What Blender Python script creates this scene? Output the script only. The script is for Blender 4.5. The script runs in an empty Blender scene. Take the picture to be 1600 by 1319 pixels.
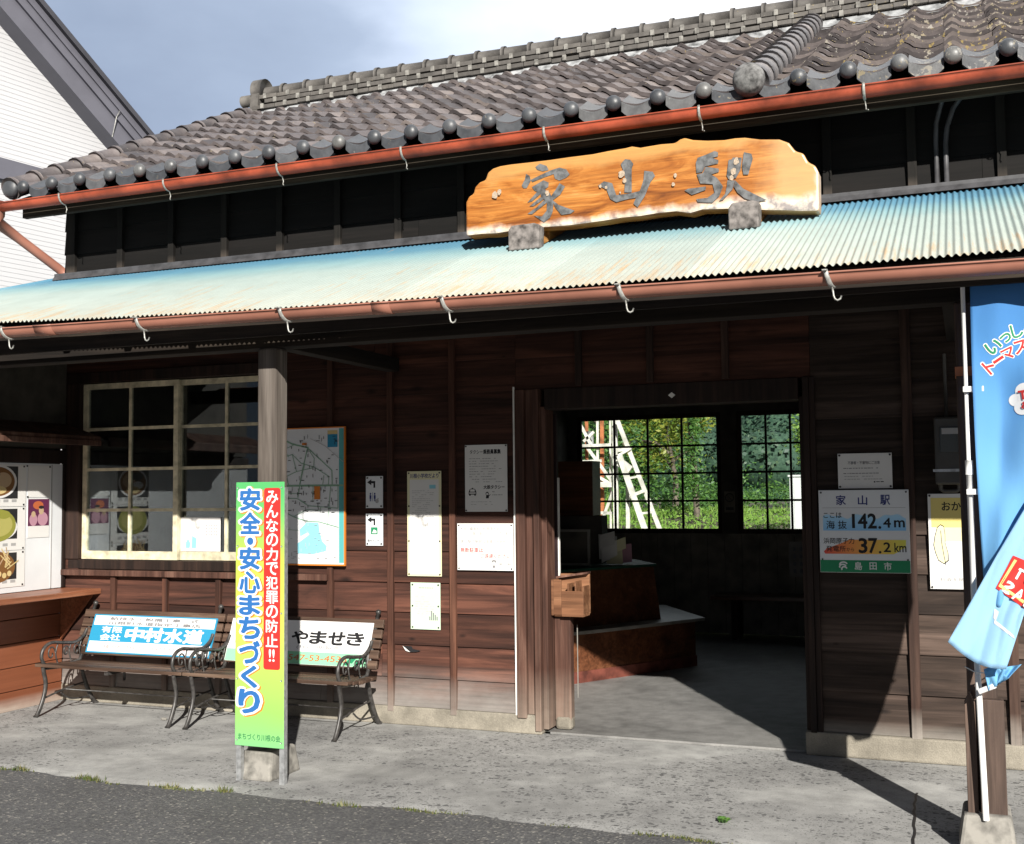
import bpy, math, random
from mathutils import Vector, Matrix
random.seed(7)
R = math.radians
SC = bpy.context.scene
COL = SC.collection

# ------------------------------------------------------------------ camera, sky, sun, exposure
F, CX, CY = 1775.0, 800.0, 659.5
CAM = Vector((2.691, -6.755, 1.5))
RIGHT = Vector((0.92860, 0.37089, -0.01004)); UPV = Vector((0.03265, -0.05469, 0.99797)); FWD = Vector((-0.36959, 0.92706, 0.06290))
FWD = RIGHT.cross(UPV) * -1; FWD.normalize(); UPV = FWD.cross(RIGHT) * -1; RIGHT.normalize(); UPV.normalize()
cam = bpy.data.objects.new('camera', bpy.data.cameras.new('camera'))
COL.objects.link(cam)
cam.matrix_world = Matrix(((RIGHT.x, UPV.x, -FWD.x, CAM.x), (RIGHT.y, UPV.y, -FWD.y, CAM.y), (RIGHT.z, UPV.z, -FWD.z, CAM.z), (0, 0, 0, 1)))
cam.data.sensor_fit = 'HORIZONTAL'; cam.data.sensor_width = 36.0; cam.data.lens = 36.0 * F / 1600.0
cam.data.clip_start = 0.05; cam.data.clip_end = 2000
SC.camera = cam

SUN_EL, SUN_AZ = R(26.3), R(30.0)                 # azimuth measured from -Y towards +X
sun_from = Vector((math.sin(SUN_AZ) * math.cos(SUN_EL), -math.cos(SUN_AZ) * math.cos(SUN_EL), math.sin(SUN_EL)))
sl = bpy.data.lights.new('sun', 'SUN'); sl.energy = 5.0; sl.angle = R(0.53); sl.color = (1.0, 0.95, 0.87)
so = bpy.data.objects.new('sun', sl); COL.objects.link(so)
so.rotation_euler = (-sun_from).to_track_quat('-Z', 'Y').to_euler()

world = bpy.data.worlds.new('World'); SC.world = world; world.use_nodes = True
wn = world.node_tree; wn.nodes.clear()
w_out = wn.nodes.new('ShaderNodeOutputWorld'); w_bg = wn.nodes.new('ShaderNodeBackground')
w_sky = wn.nodes.new('ShaderNodeTexSky'); w_sky.sky_type = 'NISHITA'; w_sky.sun_disc = False
w_sky.sun_elevation = SUN_EL; w_sky.sun_rotation = R(180) - SUN_AZ
w_bg.inputs['Strength'].default_value = 0.05
w_tc = wn.nodes.new('ShaderNodeTexCoord')
w_map = wn.nodes.new('ShaderNodeMapping'); w_map.inputs['Scale'].default_value = (1.6, 1.6, 3.4); w_map.inputs['Location'].default_value = (0.35, 0.2, 0.1)
w_noise = wn.nodes.new('ShaderNodeTexNoise'); w_noise.inputs['Scale'].default_value = 1.25; w_noise.inputs['Detail'].default_value = 7; w_noise.inputs['Roughness'].default_value = 0.52
w_bank = wn.nodes.new('ShaderNodeVectorMath'); w_bank.operation = 'DOT_PRODUCT'; w_bank.inputs[1].default_value = (0.93, 0.33, 0.25)
w_bk = wn.nodes.new('ShaderNodeMath'); w_bk.operation = 'MULTIPLY_ADD'; w_bk.inputs[1].default_value = 0.95; w_bk.inputs[2].default_value = 0.1
w_add = wn.nodes.new('ShaderNodeMath'); w_add.operation = 'ADD'
w_ramp = wn.nodes.new('ShaderNodeValToRGB')
w_ramp.color_ramp.elements[0].position = 0.20; w_ramp.color_ramp.elements[0].color = (3.7, 4.6, 6.4, 1)
w_ramp.color_ramp.elements[1].position = 0.86; w_ramp.color_ramp.elements[1].color = (15, 15, 15.3, 1)
e = w_ramp.color_ramp.elements.new(0.46); e.color = (5.6, 6.8, 8.9, 1)
e = w_ramp.color_ramp.elements.new(0.62); e.color = (9.6, 11.0, 13.4, 1)
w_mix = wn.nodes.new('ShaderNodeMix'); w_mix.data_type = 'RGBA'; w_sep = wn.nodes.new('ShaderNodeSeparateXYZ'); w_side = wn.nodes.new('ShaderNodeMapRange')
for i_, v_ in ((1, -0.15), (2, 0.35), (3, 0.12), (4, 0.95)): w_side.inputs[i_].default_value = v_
L = wn.links.new
L(w_tc.outputs['Generated'], w_map.inputs['Vector']); L(w_map.outputs['Vector'], w_noise.inputs['Vector'])
L(w_tc.outputs['Generated'], w_bank.inputs[0]); L(w_bank.outputs['Value'], w_bk.inputs[0]); L(w_bk.outputs[0], w_add.inputs[0]); L(w_noise.outputs['Fac'], w_add.inputs[1])
L(w_add.outputs[0], w_ramp.inputs['Fac']); w_gr = wn.nodes.new('ShaderNodeMix'); w_gr.data_type = 'RGBA'; w_gr.inputs['Factor'].default_value = 0.9; w_gr.inputs['B'].default_value = (0.7, 0.9, 1.25, 1)   # unseen sky behind the camera, dark tint added to cut fill light
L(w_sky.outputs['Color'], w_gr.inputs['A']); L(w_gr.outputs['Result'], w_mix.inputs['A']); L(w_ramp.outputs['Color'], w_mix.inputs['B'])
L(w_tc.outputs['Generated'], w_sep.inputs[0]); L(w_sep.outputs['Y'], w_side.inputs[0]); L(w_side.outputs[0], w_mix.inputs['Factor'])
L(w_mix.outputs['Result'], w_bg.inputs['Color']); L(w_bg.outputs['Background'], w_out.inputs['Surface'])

SC.view_settings.view_transform = 'Standard'; SC.view_settings.look = 'None'; SC.view_settings.gamma = 1.0
SC.view_settings.exposure = 0.85
SC.render.engine = 'CYCLES'
SC.cycles.use_denoising = True
SC.cycles.max_bounces = 8; SC.cycles.transparent_max_bounces = 12

def at(px, py, Y):
    """photo pixel -> the point where its ray meets the vertical plane at depth Y"""
    d = RIGHT * ((px - CX) / F) - UPV * ((py - CY) / F) + FWD
    return CAM + d * ((Y - CAM.y) / d.y)

# ------------------------------------------------------------------ materials
class NT:
    def __init__(s, name):
        s.m = bpy.data.materials.new(name); s.m.use_nodes = True
        s.t = s.m.node_tree; s.b = s.t.nodes['Principled BSDF']
    def n(s, typ, props=None, **inp):
        x = s.t.nodes.new('ShaderNode' + typ)
        for k, v in (props or {}).items(): setattr(x, k, v)
        for k, v in inp.items():
            k = {'A0': 0, 'A1': 1, 'A2': 2}.get(k, k)
            s.set(x.inputs[k], v)
        return x
    def set(s, sock, v):
        if isinstance(v, bpy.types.NodeSocket): s.t.links.new(v, sock)
        elif isinstance(v, (tuple, list)) and len(v) == 3 and sock.type == 'RGBA': sock.default_value = (*v, 1)
        else: sock.default_value = v
    def pos(s, sc=(1, 1, 1), local=False, loc=(0, 0, 0)):
        src = s.n('TexCoord').outputs['Object'] if local else s.n('NewGeometry').outputs['Position']
        return s.n('Mapping', Vector=src, Scale=sc, Location=loc).outputs['Vector']
    def noise(s, vec, scale=1, detail=5, rough=0.55, dist=0):
        return s.n('TexNoise', Vector=vec, Scale=scale, Detail=detail, Roughness=rough, Distortion=dist).outputs['Fac']
    def ramp(s, fac, stops, interp='LINEAR'):
        r = s.n('ValToRGB', Fac=fac); cr = r.color_ramp; cr.interpolation = interp
        while len(cr.elements) < len(stops): cr.elements.new(0.5)
        for el, (p, c) in zip(cr.elements, stops):
            el.position = p; el.color = (*c, 1) if isinstance(c, tuple) else (c, c, c, 1)
        return r.outputs['Color']
    def mix(s, f, a, b, mode='MIX'):
        x = s.n('Mix', {'data_type': 'RGBA', 'blend_type': mode})
        s.set(x.inputs[0], f); s.set(x.inputs[6], a); s.set(x.inputs[7], b)
        return x.outputs[2]
    def math(s, op, a, b=0.0, c=0.0, clamp=False):
        x = s.n('Math', {'operation': op, 'use_clamp': clamp}); s.set(x.inputs[0], a); s.set(x.inputs[1], b); s.set(x.inputs[2], c)
        return x.outputs[0]
    def sep(s, v): return s.n('SeparateXYZ', Vector=v).outputs
    def island(s): return s.n('NewGeometry').outputs['Random Per Island']
    def bump(s, h, strength=0.3, dist=0.01):
        s.set(s.b.inputs['Normal'], s.n('Bump', Height=h, Strength=strength, Distance=dist).outputs['Normal'])
    def out(s, col, rough=0.7, metal=0.0, spec=None):
        s.set(s.b.inputs['Base Color'], col); s.set(s.b.inputs['Roughness'], rough); s.set(s.b.inputs['Metallic'], metal)
        if spec is not None: s.set(s.b.inputs['Specular IOR Level'], spec)
        return s.m

def paint(name, col, rough=0.5, dirt=0.12, scale=9, spec=0.4, metal=0.0):
    t = NT(name); f = t.noise(t.pos(), scale, 5)
    d = tuple(c * (1 - dirt * 2.2) for c in col); l = tuple(min(1, c * (1 + dirt)) for c in col)
    return t.out(t.ramp(f, [(0.3, d), (0.62, l)]), rough, metal, spec)

def ink(name, col): return NT(name).out(col, 0.6, 0, 0.3)

def wood(name, cols, axis='X', rough=0.75, bleach=None, var=0.45, spec=0.25, bumpy=0.35, knots=False, grain=0.55):
    t = NT(name)
    i = 'XYZ'.index(axis)
    s1 = [9.0] * 3; s1[i] = 0.9
    s2 = [50.0] * 3; s2[i] = 1.3
    isl = t.island()
    geo = t.n('NewGeometry').outputs['Position']
    off = t.n('VectorMath', {'operation': 'SCALE'}, Vector=(3.1, 2.3, 5.7), Scale=isl).outputs[0]
    off = t.n('VectorMath', {'operation': 'SCALE'}, Vector=off, Scale=7.0).outputs[0]
    p = t.n('VectorMath', {'operation': 'ADD'}, A0=geo, A1=off).outputs[0]
    n1 = t.noise(t.n('Mapping', Vector=p, Scale=tuple(s1)).outputs[0], 1, 6, 0.6, 0.6)
    n2 = t.noise(t.n('Mapping', Vector=p, Scale=tuple(s2)).outputs[0], 1, 3, 0.6)
    c = t.ramp(n1, [(0.28, cols[0]), (0.5, cols[1]), (0.72, cols[2])])
    c = t.mix(grain, c, t.ramp(n2, [(0.34, 0.25), (0.5, 0.85), (0.64, 1.15)]), 'MULTIPLY')
    if knots:
        s3 = [7.0] * 3; s3[i] = 3.0
        v = t.n('TexVoronoi', Vector=t.n('Mapping', Vector=p, Scale=tuple(s3)).outputs[0], Scale=1.0)
        kr = t.n('SeparateColor', Color=v.outputs['Color']).outputs[0]
        kd = t.math('DIVIDE', v.outputs['Distance'], t.math('MULTIPLY_ADD', kr, .22, .02))
        c = t.mix(t.ramp(kd, [(0.25, 0.85), (0.95, 0.0)]), c, tuple(q * .55 for q in cols[0]))
    lvl = t.math('MULTIPLY_ADD', isl, var * 2, 1 - var)
    c = t.mix(1.0, c, t.n('CombineXYZ', X=lvl, Y=lvl, Z=lvl).outputs[0], 'MULTIPLY')
    if bleach:
        z0, z1, bc, amt = bleach
        z = t.sep(geo)['Z']
        g = t.n('MapRange', Value=z); g.clamp = True; g.inputs[1].default_value = z1; g.inputs[2].default_value = z0; g.inputs[3].default_value = 0; g.inputs[4].default_value = 1
        w = t.math('MULTIPLY_ADD', t.noise(t.pos((2.5, 2.5, 5)), 1, 6, 0.65), 1.3, -0.65)
        k = t.math('ADD', g.outputs[0], t.math('MULTIPLY', w, t.math('MULTIPLY', g.outputs[0], 1.6, clamp=True)), clamp=True)
        k = t.math('MULTIPLY', k, amt)
        c = t.mix(k, c, t.mix(0.35, bc, t.ramp(n2, [(0.3, 0.4), (0.65, 1.0)]), 'MULTIPLY'))
    t.bump(n2, bumpy, 0.004)
    return t.out(c, rough, 0, spec)

M = {}
M['wall'] = wood('charred wall boards', [(0.017, 0.0080, 0.006), (0.056, 0.0225, 0.0152), (0.125, 0.050, 0.032)], 'X', 0.78, (0.12, 0.40, (0.27, 0.25, 0.232), 0.8), knots=True)
M['wall_right'] = wood('weathered brown wall boards', [(0.015, 0.0098, 0.008), (0.040, 0.027, 0.021), (0.088, 0.061, 0.049)], 'X', 0.8, (0.11, 0.21, (0.30, 0.28, 0.25), 0.75), knots=True)
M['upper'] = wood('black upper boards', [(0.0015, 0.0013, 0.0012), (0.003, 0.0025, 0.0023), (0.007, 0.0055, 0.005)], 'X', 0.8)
M['upper_batten'] = wood('black battens', [(0.003, 0.0025, 0.002), (0.007, 0.006, 0.005), (0.018, 0.015, 0.012)], 'Z', 0.8, (3.19, 3.27, (0.11, 0.09, 0.075), 0.6))
M['batten'] = wood('brown battens', [(0.030, 0.013, 0.009), (0.082, 0.034, 0.022), (0.175, 0.076, 0.047)], 'Z', 0.75, (0.05, 0.34, (0.30, 0.27, 0.24), 0.7))
M['batten_right'] = wood('dark battens', [(0.018, 0.011, 0.009), (0.05, 0.027, 0.02), (0.11, 0.065, 0.048)], 'Z', 0.75, (0.05, 0.30, (0.40, 0.37, 0.33), 0.9))
M['frame'] = wood('door frame wood', [(0.035, 0.016, 0.011), (0.095, 0.044, 0.031), (0.20, 0.11, 0.08)], 'Z', 0.7, (0.0, 0.4, (0.33, 0.27, 0.22), 0.6))
M['frame_dark'] = wood('dark door frame wood', [(0.008, 0.005, 0.004), (0.022, 0.012, 0.009), (0.048, 0.026, 0.018)], 'Z', 0.7)
M['beam'] = wood('old dark beams', [(0.008, 0.006, 0.005), (0.022, 0.016, 0.012), (0.055, 0.042, 0.03)], 'X', 0.85)
M['eaves'] = wood('weathered eaves board', [(0.014, 0.011, 0.008), (0.036, 0.028, 0.02), (0.10, 0.085, 0.06)], 'X', 0.85)
M['rafter'] = wood('old dark rafters', [(0.006, 0.005, 0.004), (0.014, 0.011, 0.009), (0.03, 0.024, 0.018)], 'Y', 0.85)
M['post'] = wood('grey weathered post', [(0.06, 0.048, 0.04), (0.13, 0.11, 0.095), (0.24, 0.21, 0.185)], 'Z', 0.8)
M['post_brown'] = wood('brown post boards', [(0.05, 0.034, 0.028), (0.115, 0.078, 0.062), (0.22, 0.15, 0.115)], 'Z', 0.75)
M['bench_slat'] = wood('worn bench slats', [(0.035, 0.020, 0.013), (0.10, 0.060, 0.042), (0.20, 0.135, 0.095)], 'X', 0.6)
M['kiosk_boards'] = wood('orange brown painted boards', [(0.185, 0.060, 0.028), (0.20, 0.066, 0.031), (0.225, 0.076, 0.037)], 'Y', 0.55, (-0.02, 0.10, (0.5, 0.44, 0.38), 0.9), 0.10, 0.35, 0.1, grain=.15)
M['counter_top'] = wood('orange brown counter wood', [(0.17, 0.055, 0.025), (0.25, 0.088, 0.042), (0.33, 0.14, 0.075)], 'Y', 0.4, None, 0.1, 0.4, 0.1)
M['cream'] = paint('cream window paint', (0.56, 0.51, 0.36), 0.6, 0.18, 14)
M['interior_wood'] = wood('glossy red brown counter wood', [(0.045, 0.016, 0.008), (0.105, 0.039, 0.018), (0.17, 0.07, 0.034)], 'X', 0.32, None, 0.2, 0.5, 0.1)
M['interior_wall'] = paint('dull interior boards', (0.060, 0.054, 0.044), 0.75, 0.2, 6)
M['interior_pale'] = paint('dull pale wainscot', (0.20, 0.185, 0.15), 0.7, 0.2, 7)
M['box_wood'] = wood('honey brown plywood', [(0.11, 0.048, 0.024), (0.19, 0.088, 0.045), (0.29, 0.15, 0.08)], 'X', 0.55, None, 0.2)
M['lath'] = paint('white plastic strip', (0.75, 0.74, 0.70), 0.5, 0.08)
M['white'] = paint('white plastic', (0.68, 0.68, 0.67), 0.35, 0.03)
M['paper'] = paint('white paper', (0.64, 0.635, 0.62), 0.7, 0.015, 4, 0.2)
M['paper_cream'] = paint('cream paper', (0.64, 0.61, 0.40), 0.7, 0.02, 4, 0.2)
M['paper_mint'] = paint('pale green paper', (0.49, 0.61, 0.47), 0.7, 0.02, 4, 0.2)
M['board_white'] = paint('white enamelled board', (0.62, 0.64, 0.66), 0.35, 0.02, 5)
M['pin'] = paint('black screw heads', (0.02, 0.02, 0.022), 0.4, 0.05)
M['iron'] = paint('worn black iron', (0.045, 0.042, 0.04), 0.42, 0.3, 30, 0.5)
M['steel'] = paint('galvanised steel', (0.42, 0.43, 0.44), 0.4, 0.15, 40, 0.5, 0.6)
M['hook'] = paint('galvanised hooks', (0.36, 0.36, 0.34), 0.45, 0.2, 60, 0.5, 0.3)
M['gutter_red'] = paint('faded red gutter paint', (0.32, 0.062, 0.030), 0.5, 0.25, 5)
M['gutter_brown'] = paint('salmon brown gutter plastic', (0.29, 0.125, 0.088), 0.45, 0.10, 3)
M['flashing'] = paint('dark grey flashing', (0.055, 0.055, 0.06), 0.5, 0.2, 12)
M['stone_base'] = paint('rough concrete foot', (0.21, 0.20, 0.18), 0.9, 0.22, 18)
M['siding_w'] = paint('white vinyl siding', (0.50, 0.505, 0.525), 0.55, 0.01, 2)
M['barge'] = paint('slate grey barge boards', (0.115, 0.115, 0.14), 0.5, 0.05, 3)
M['barge_dark'] = paint('dark grey roof edge', (0.045, 0.045, 0.055), 0.5, 0.1, 3)
M['black'] = ink('black ink', (0.012, 0.012, 0.014)); M['grey_ink'] = ink('grey ink', (0.16, 0.16, 0.17)); M['soft_ink'] = ink('faint ink', (0.336, 0.336, 0.336))
M['navy'] = ink('navy ink', (0.02, 0.03, 0.16)); M['red_ink'] = ink('red ink', (0.465, 0.026, 0.022)); M['pink_ink'] = ink('faded red ink', (0.60, 0.20, 0.20))
M['orange_ink'] = ink('orange ink', (0.576, 0.176, 0.024)); M['brick_ink'] = ink('rust red ink', (0.42, 0.11, 0.04))
M['blue_ink'] = ink('bright blue ink', (0.022, 0.118, 0.341)); M['cyan_ink'] = ink('cyan ink', (0.019, 0.223, 0.384)); M['lake'] = ink('lake blue ink', (0.210, 0.495, 0.585))
M['green_ink'] = ink('green ink', (0.015, 0.203, 0.090)); M['road_ink'] = ink('map green ink', (0.200, 0.336, 0.240)); M['teal_ink'] = ink('teal ink', (0.080, 0.336, 0.336))
M['mint_ink'] = ink('mint green ink', (0.225, 0.525, 0.315)); M['white_ink'] = ink('white ink', (0.656, 0.656, 0.656)); M['yellow_ink'] = ink('pale yellow ink', (0.680, 0.561, 0.187))
M['gold_ink'] = ink('straw ink', (0.560, 0.440, 0.208)); M['dark_green_ink'] = ink('dark green ink', (0.01, 0.13, 0.05)); M['purple_ink'] = ink('plum ink', (0.10, 0.02, 0.06))
M['rose_ink'] = ink('rose ink', (0.413, 0.225, 0.285)); M['soup_ink'] = ink('soup brown ink', (0.176, 0.080, 0.024)); M['moss_ink'] = ink('olive ink', (0.247, 0.247, 0.045)); M['moss2_ink'] = ink('light olive ink', (0.375, 0.352, 0.105))
M['skin_ink'] = ink('buff ink', (0.440, 0.320, 0.200)); M['char_grey'] = paint('weathered brush paint', (0.105, 0.108, 0.112), 0.7, 0.3, 30)

def m_green_board():
    t = NT('green and yellow printed board')
    z = t.sep(t.pos(local=True))['Z']
    g = t.math('MULTIPLY_ADD', t.noise(t.pos(local=True), 2.0, 2), 0.10, t.math('DIVIDE', z, 1.6))
    return t.out(t.ramp(g, [(0.12, (0.15, 0.46, 0.22)), (0.28, (0.25, 0.49, 0.11)), (0.55, (0.44, 0.53, 0.09)), (0.78, (0.40, 0.51, 0.075)), (0.93, (0.13, 0.42, 0.12)), (1.0, (0.08, 0.37, 0.12))]), 0.3, 0, 0.5)
M['green_board'] = m_green_board()

def m_elev(name, a, b, axis):
    t = NT(name); x = t.sep(t.pos(local=True))[axis]
    return t, x
def m_blue_grad():
    t = NT('printed blue wave'); z = t.sep(t.pos(local=True))['Z']
    return t.out(t.ramp(t.n('MapRange', {}, Value=z, **{'From Min': 0.17, 'From Max': 0.36}).outputs[0], [(0.0, (0.07, 0.33, 0.68)), (1.0, (0.42, 0.66, 0.82))]), 0.35)
M['wave'] = m_blue_grad()
def m_rainbow():
    t = NT('printed red to yellow arrow'); x = t.sep(t.pos(local=True))['X']
    return t.out(t.ramp(t.n('MapRange', {}, Value=x, **{'From Min': 0.02, 'From Max': 0.47}).outputs[0], [(0.0, (0.62, 0.04, 0.03)), (0.35, (0.72, 0.25, 0.05)), (0.65, (0.72, 0.42, 0.06)), (1.0, (0.62, 0.62, 0.08))]), 0.35)
M['rainbow'] = m_rainbow()

def m_tile(name, cols, rough, spec, lich=0.0):
    t = NT(name); isl = t.island()
    c = t.ramp(isl, [(0.0, cols[0]), (0.35, cols[1]), (0.7, cols[2]), (1.0, cols[3])])
    n = t.noise(t.pos(), 14, 6, 0.65); n2 = t.noise(t.pos(), 55, 4, 0.6)
    c = t.mix(0.75, c, t.ramp(n, [(0.28, 0.5), (0.62, 1.15)]), 'MULTIPLY')
    if lich:
        x = t.sep(t.pos())['X']
        more = t.n('MapRange', {}, Value=x, **{'From Min': 0.8, 'From Max': 2.6, 'To Min': 0.0, 'To Max': 0.10}).outputs[0]
        l = t.math('GREATER_THAN', t.math('ADD', t.noise(t.pos(loc=(3, 1, 7)), 24, 4, 0.7), more), 0.685)
        c = t.mix(t.math('MULTIPLY', l, lich), c, t.ramp(t.noise(t.pos(), 3, 2), [(0.4, (0.42, 0.40, 0.36)), (0.6, (0.34, 0.26, 0.09))]))
    t.bump(n2, 0.25, 0.004)
    return t.out(c, t.math('MULTIPLY_ADD', n, 0.3, rough - 0.15), 0, spec)
M['tile'] = m_tile('smoked clay roof tiles', [(0.048, 0.042, 0.044), (0.088, 0.076, 0.077), (0.122, 0.105, 0.105), (0.19, 0.162, 0.152)], 0.6, 0.45, 0.8)
M['eave_tile'] = m_tile('grey eave tiles', [(0.046, 0.050, 0.057), (0.060, 0.065, 0.073), (0.078, 0.082, 0.09), (0.125, 0.126, 0.125)], 0.45, 0.55, 0.35)
M['round_tile'] = m_tile('grey round tiles', [(0.10, 0.098, 0.105), (0.14, 0.135, 0.14), (0.17, 0.16, 0.165), (0.24, 0.215, 0.21)], 0.5, 0.5, 0.4)
M['ridge_tile'] = m_tile('grey ridge tiles', [(0.072, 0.068, 0.063), (0.088, 0.082, 0.076), (0.10, 0.094, 0.088), (0.118, 0.11, 0.10)], 0.65, 0.35, 0.5)
M['knob'] = paint('cement grey knob', (0.135, 0.135, 0.135), 0.85, 0.38, 26)
M['ridge_clip'] = paint('pale ridge clips', (0.21, 0.205, 0.19), 0.8, 0.25, 20)
M['mortar'] = paint('grey roof mortar', (0.27, 0.28, 0.29), 0.9, 0.3, 14)
M['worn'] = paint('flaked pale wood', (0.36, 0.29, 0.22), 0.9, 0.2, 160)

def m_canopy():
    t = NT('faded blue corrugated iron')
    geo = t.n('NewGeometry').outputs['Position']; sp = t.sep(geo)
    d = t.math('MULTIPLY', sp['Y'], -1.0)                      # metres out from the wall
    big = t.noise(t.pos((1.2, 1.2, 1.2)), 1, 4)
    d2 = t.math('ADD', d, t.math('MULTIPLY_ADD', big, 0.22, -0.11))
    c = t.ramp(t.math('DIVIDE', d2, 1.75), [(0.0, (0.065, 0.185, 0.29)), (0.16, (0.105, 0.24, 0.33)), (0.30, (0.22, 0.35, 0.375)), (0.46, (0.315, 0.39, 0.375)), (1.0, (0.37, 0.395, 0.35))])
    st = t.noise(t.pos((42, 2.4, 2.4)), 1, 5, 0.68)             # rust runs down the sheet
    edge = t.n('MapRange', {}, Value=d, **{'From Min': 0.7, 'From Max': 1.72, 'To Min': -0.06, 'To Max': 0.16}).outputs[0]
    patch = t.math('MULTIPLY_ADD', t.noise(t.pos((1.4, 1.4, 1.4), loc=(4, 2, 1)), 1, 3), 0.3, -0.15)
    rust = t.math('ADD', t.math('ADD', st, edge), patch)
    c = t.mix(t.ramp(rust, [(0.59, 0.0), (0.78, 0.8)]), c, t.mix(t.noise(t.pos(), 70, 3), (0.34, 0.18, 0.075), (0.50, 0.38, 0.22)))
    sh = t.n('TexWhiteNoise', {'noise_dimensions': '1D'}, W=t.math('FLOOR', t.math('DIVIDE', t.math('ADD', sp['X'], t.math('MULTIPLY', big, .02)), .768))).outputs['Value']
    lv = t.math('MULTIPLY_ADD', sh, .20, .90); c = t.mix(1.0, c, t.n('CombineXYZ', X=lv, Y=lv, Z=lv).outputs[0], 'MULTIPLY')
    c = t.mix(0.35, c, t.ramp(t.noise(t.pos((5, 5, 5)), 1, 6, 0.7), [(0.3, 0.75), (0.6, 1.05)]), 'MULTIPLY')
    return t.out(c, 0.5, 0, 0.35)
M['canopy'] = m_canopy()

def m_concrete(name, base, pits, rough=0.9, big=1.0):
    t = NT(name); p = t.pos()
    a = t.noise(p, 1.1, 6, 0.6); b = t.noise(p, 9, 6, 0.7); fine = t.noise(p, 130, 3, 0.6)
    c = t.ramp(a, [(0.28, tuple(x * (1 - 0.46 * big) for x in base)), (0.5, base), (0.7, tuple(min(1, x * (1 + 0.22 * big)) for x in base))])
    c = t.mix(0.7, c, t.ramp(b, [(0.25, 0.6), (0.6, 1.12)]), 'MULTIPLY')
    c = t.mix(0.5, c, t.ramp(fine, [(0.25, 0.6), (0.7, 1.2)]), 'MULTIPLY')
    h = fine
    if pits:
        pp = t.n('Mapping', Vector=p, Scale=(1.0, 1.2, 1)).outputs[0]
        wp = t.n('TexNoise', Vector=p, Scale=22.0, Detail=2.0).outputs['Color']; pp = t.n('VectorMath', {'operation': 'ADD'}, A0=pp, A1=t.n('VectorMath', {'operation': 'SCALE'}, Vector=wp, Scale=.045).outputs[0]).outputs[0]
        v = t.n('TexVoronoi', Vector=pp, Scale=30, Randomness=1.0)
        rnd = t.sep(v.outputs['Color'])['X'] if False else t.n('SeparateColor', Color=v.outputs['Color']).outputs[0]
        area = t.ramp(t.noise(t.pos((1.0, 1.5, 1.0), loc=(1.3, 0.2, 0)), 1, 6, 0.65), [(0.40, 0.0), (0.53, 1.0)])
        thr = t.math('MULTIPLY', t.math('MULTIPLY', t.math('POWER', rnd, 1.5), 0.50), area)
        c = t.mix(t.math('MULTIPLY', area, 0.35), c, (0.17, 0.17, 0.172))
        k = t.math('LESS_THAN', v.outputs['Distance'], thr)
        c = t.mix(t.math('MULTIPLY', k, 0.75), c, (0.06, 0.06, 0.062))
        v2 = t.n('TexVoronoi', Vector=pp, Scale=72, Randomness=1.0)
        r2 = t.n('SeparateColor', Color=v2.outputs['Color']).outputs[0]
        k2 = t.math('LESS_THAN', v2.outputs['Distance'], t.math('MULTIPLY', t.math('MULTIPLY', t.math('POWER', r2, 1.2), 0.55), area))
        c = t.mix(t.math('MULTIPLY', k2, 0.65), c, (0.10, 0.10, 0.10))
        h = t.math('SUBTRACT', t.math('MULTIPLY_ADD', b, 0.8, t.math('MULTIPLY', fine, 0.3)), t.math('MULTIPLY', k, 0.9))
    t.bump(h, 0.5, 0.006)
    return t.out(c, rough, 0, 0.25)
M['apron'] = m_concrete('worn concrete apron', (0.345, 0.345, 0.335), True)
M['plinth'] = m_concrete('stained concrete plinth', (0.255, 0.232, 0.19), False, 0.9, 1.1)
M['floor'] = m_concrete('smooth interior concrete', (0.215, 0.212, 0.205), False, 0.55, 1.0)

def m_asphalt():
    t = NT('old asphalt'); p = t.pos()
    v = t.n('TexVoronoi', Vector=p, Scale=95); r = t.n('SeparateColor', Color=v.outputs['Color']).outputs[0]
    c = t.ramp(r, [(0.0, (0.072, 0.072, 0.075)), (0.6, (0.100, 0.100, 0.103)), (0.92, (0.128, 0.127, 0.122)), (0.985, (0.25, 0.24, 0.22))])
    c = t.mix(0.6, c, t.ramp(t.noise(p, 1.3, 7, 0.7), [(0.3, 0.66), (0.65, 1.18)]), 'MULTIPLY')
    t.bump(v.outputs['Distance'], 0.4, 0.01)
    return t.out(c, 0.9, 0, 0.25)
M['asphalt'] = m_asphalt()
M['earth'] = paint('bare earth', (0.12, 0.10, 0.07), 0.95, 0.3, 3)

def m_leaf(name, cols, rough=0.5):
    t = NT(name); isl = t.island()
    c = t.ramp(isl, [(i / (len(cols) - 1), k) for i, k in enumerate(cols)])
    c = t.mix(0.6, c, t.ramp(t.noise(t.pos(), 0.9, 3), [(0.3, 0.6), (0.65, 1.2)]), 'MULTIPLY')
    t.set(t.b.inputs['Base Color'], c); t.set(t.b.inputs['Roughness'], rough)
    tr = t.n('BsdfTranslucent', Color=c); mx = t.n('MixShader', Fac=0.3)
    t.t.links.new(t.b.outputs[0], mx.inputs[1]); t.t.links.new(tr.outputs[0], mx.inputs[2])
    t.t.links.new(mx.outputs[0], t.t.nodes['Material Output'].inputs['Surface'])
    return t.m
M['leaf'] = m_leaf('green leaves', [(0.060, 0.15, 0.034), (0.085, 0.20, 0.040), (0.115, 0.24, 0.048), (0.15, 0.28, 0.06)])
M['leaf_grass'] = m_leaf('fresh grass', [(0.15, 0.29, 0.042), (0.19, 0.34, 0.05), (0.23, 0.38, 0.065), (0.29, 0.41, 0.09)])
M['leaf_yellow'] = m_leaf('yellowing leaves', [(0.13, 0.23, 0.03), (0.23, 0.28, 0.04), (0.36, 0.35, 0.06), (0.17, 0.27, 0.035)])
M['leaf_far'] = m_leaf('distant forest leaves', [(0.030, 0.075, 0.048), (0.045, 0.100, 0.062), (0.065, 0.125, 0.072), (0.10, 0.155, 0.08)])
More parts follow.
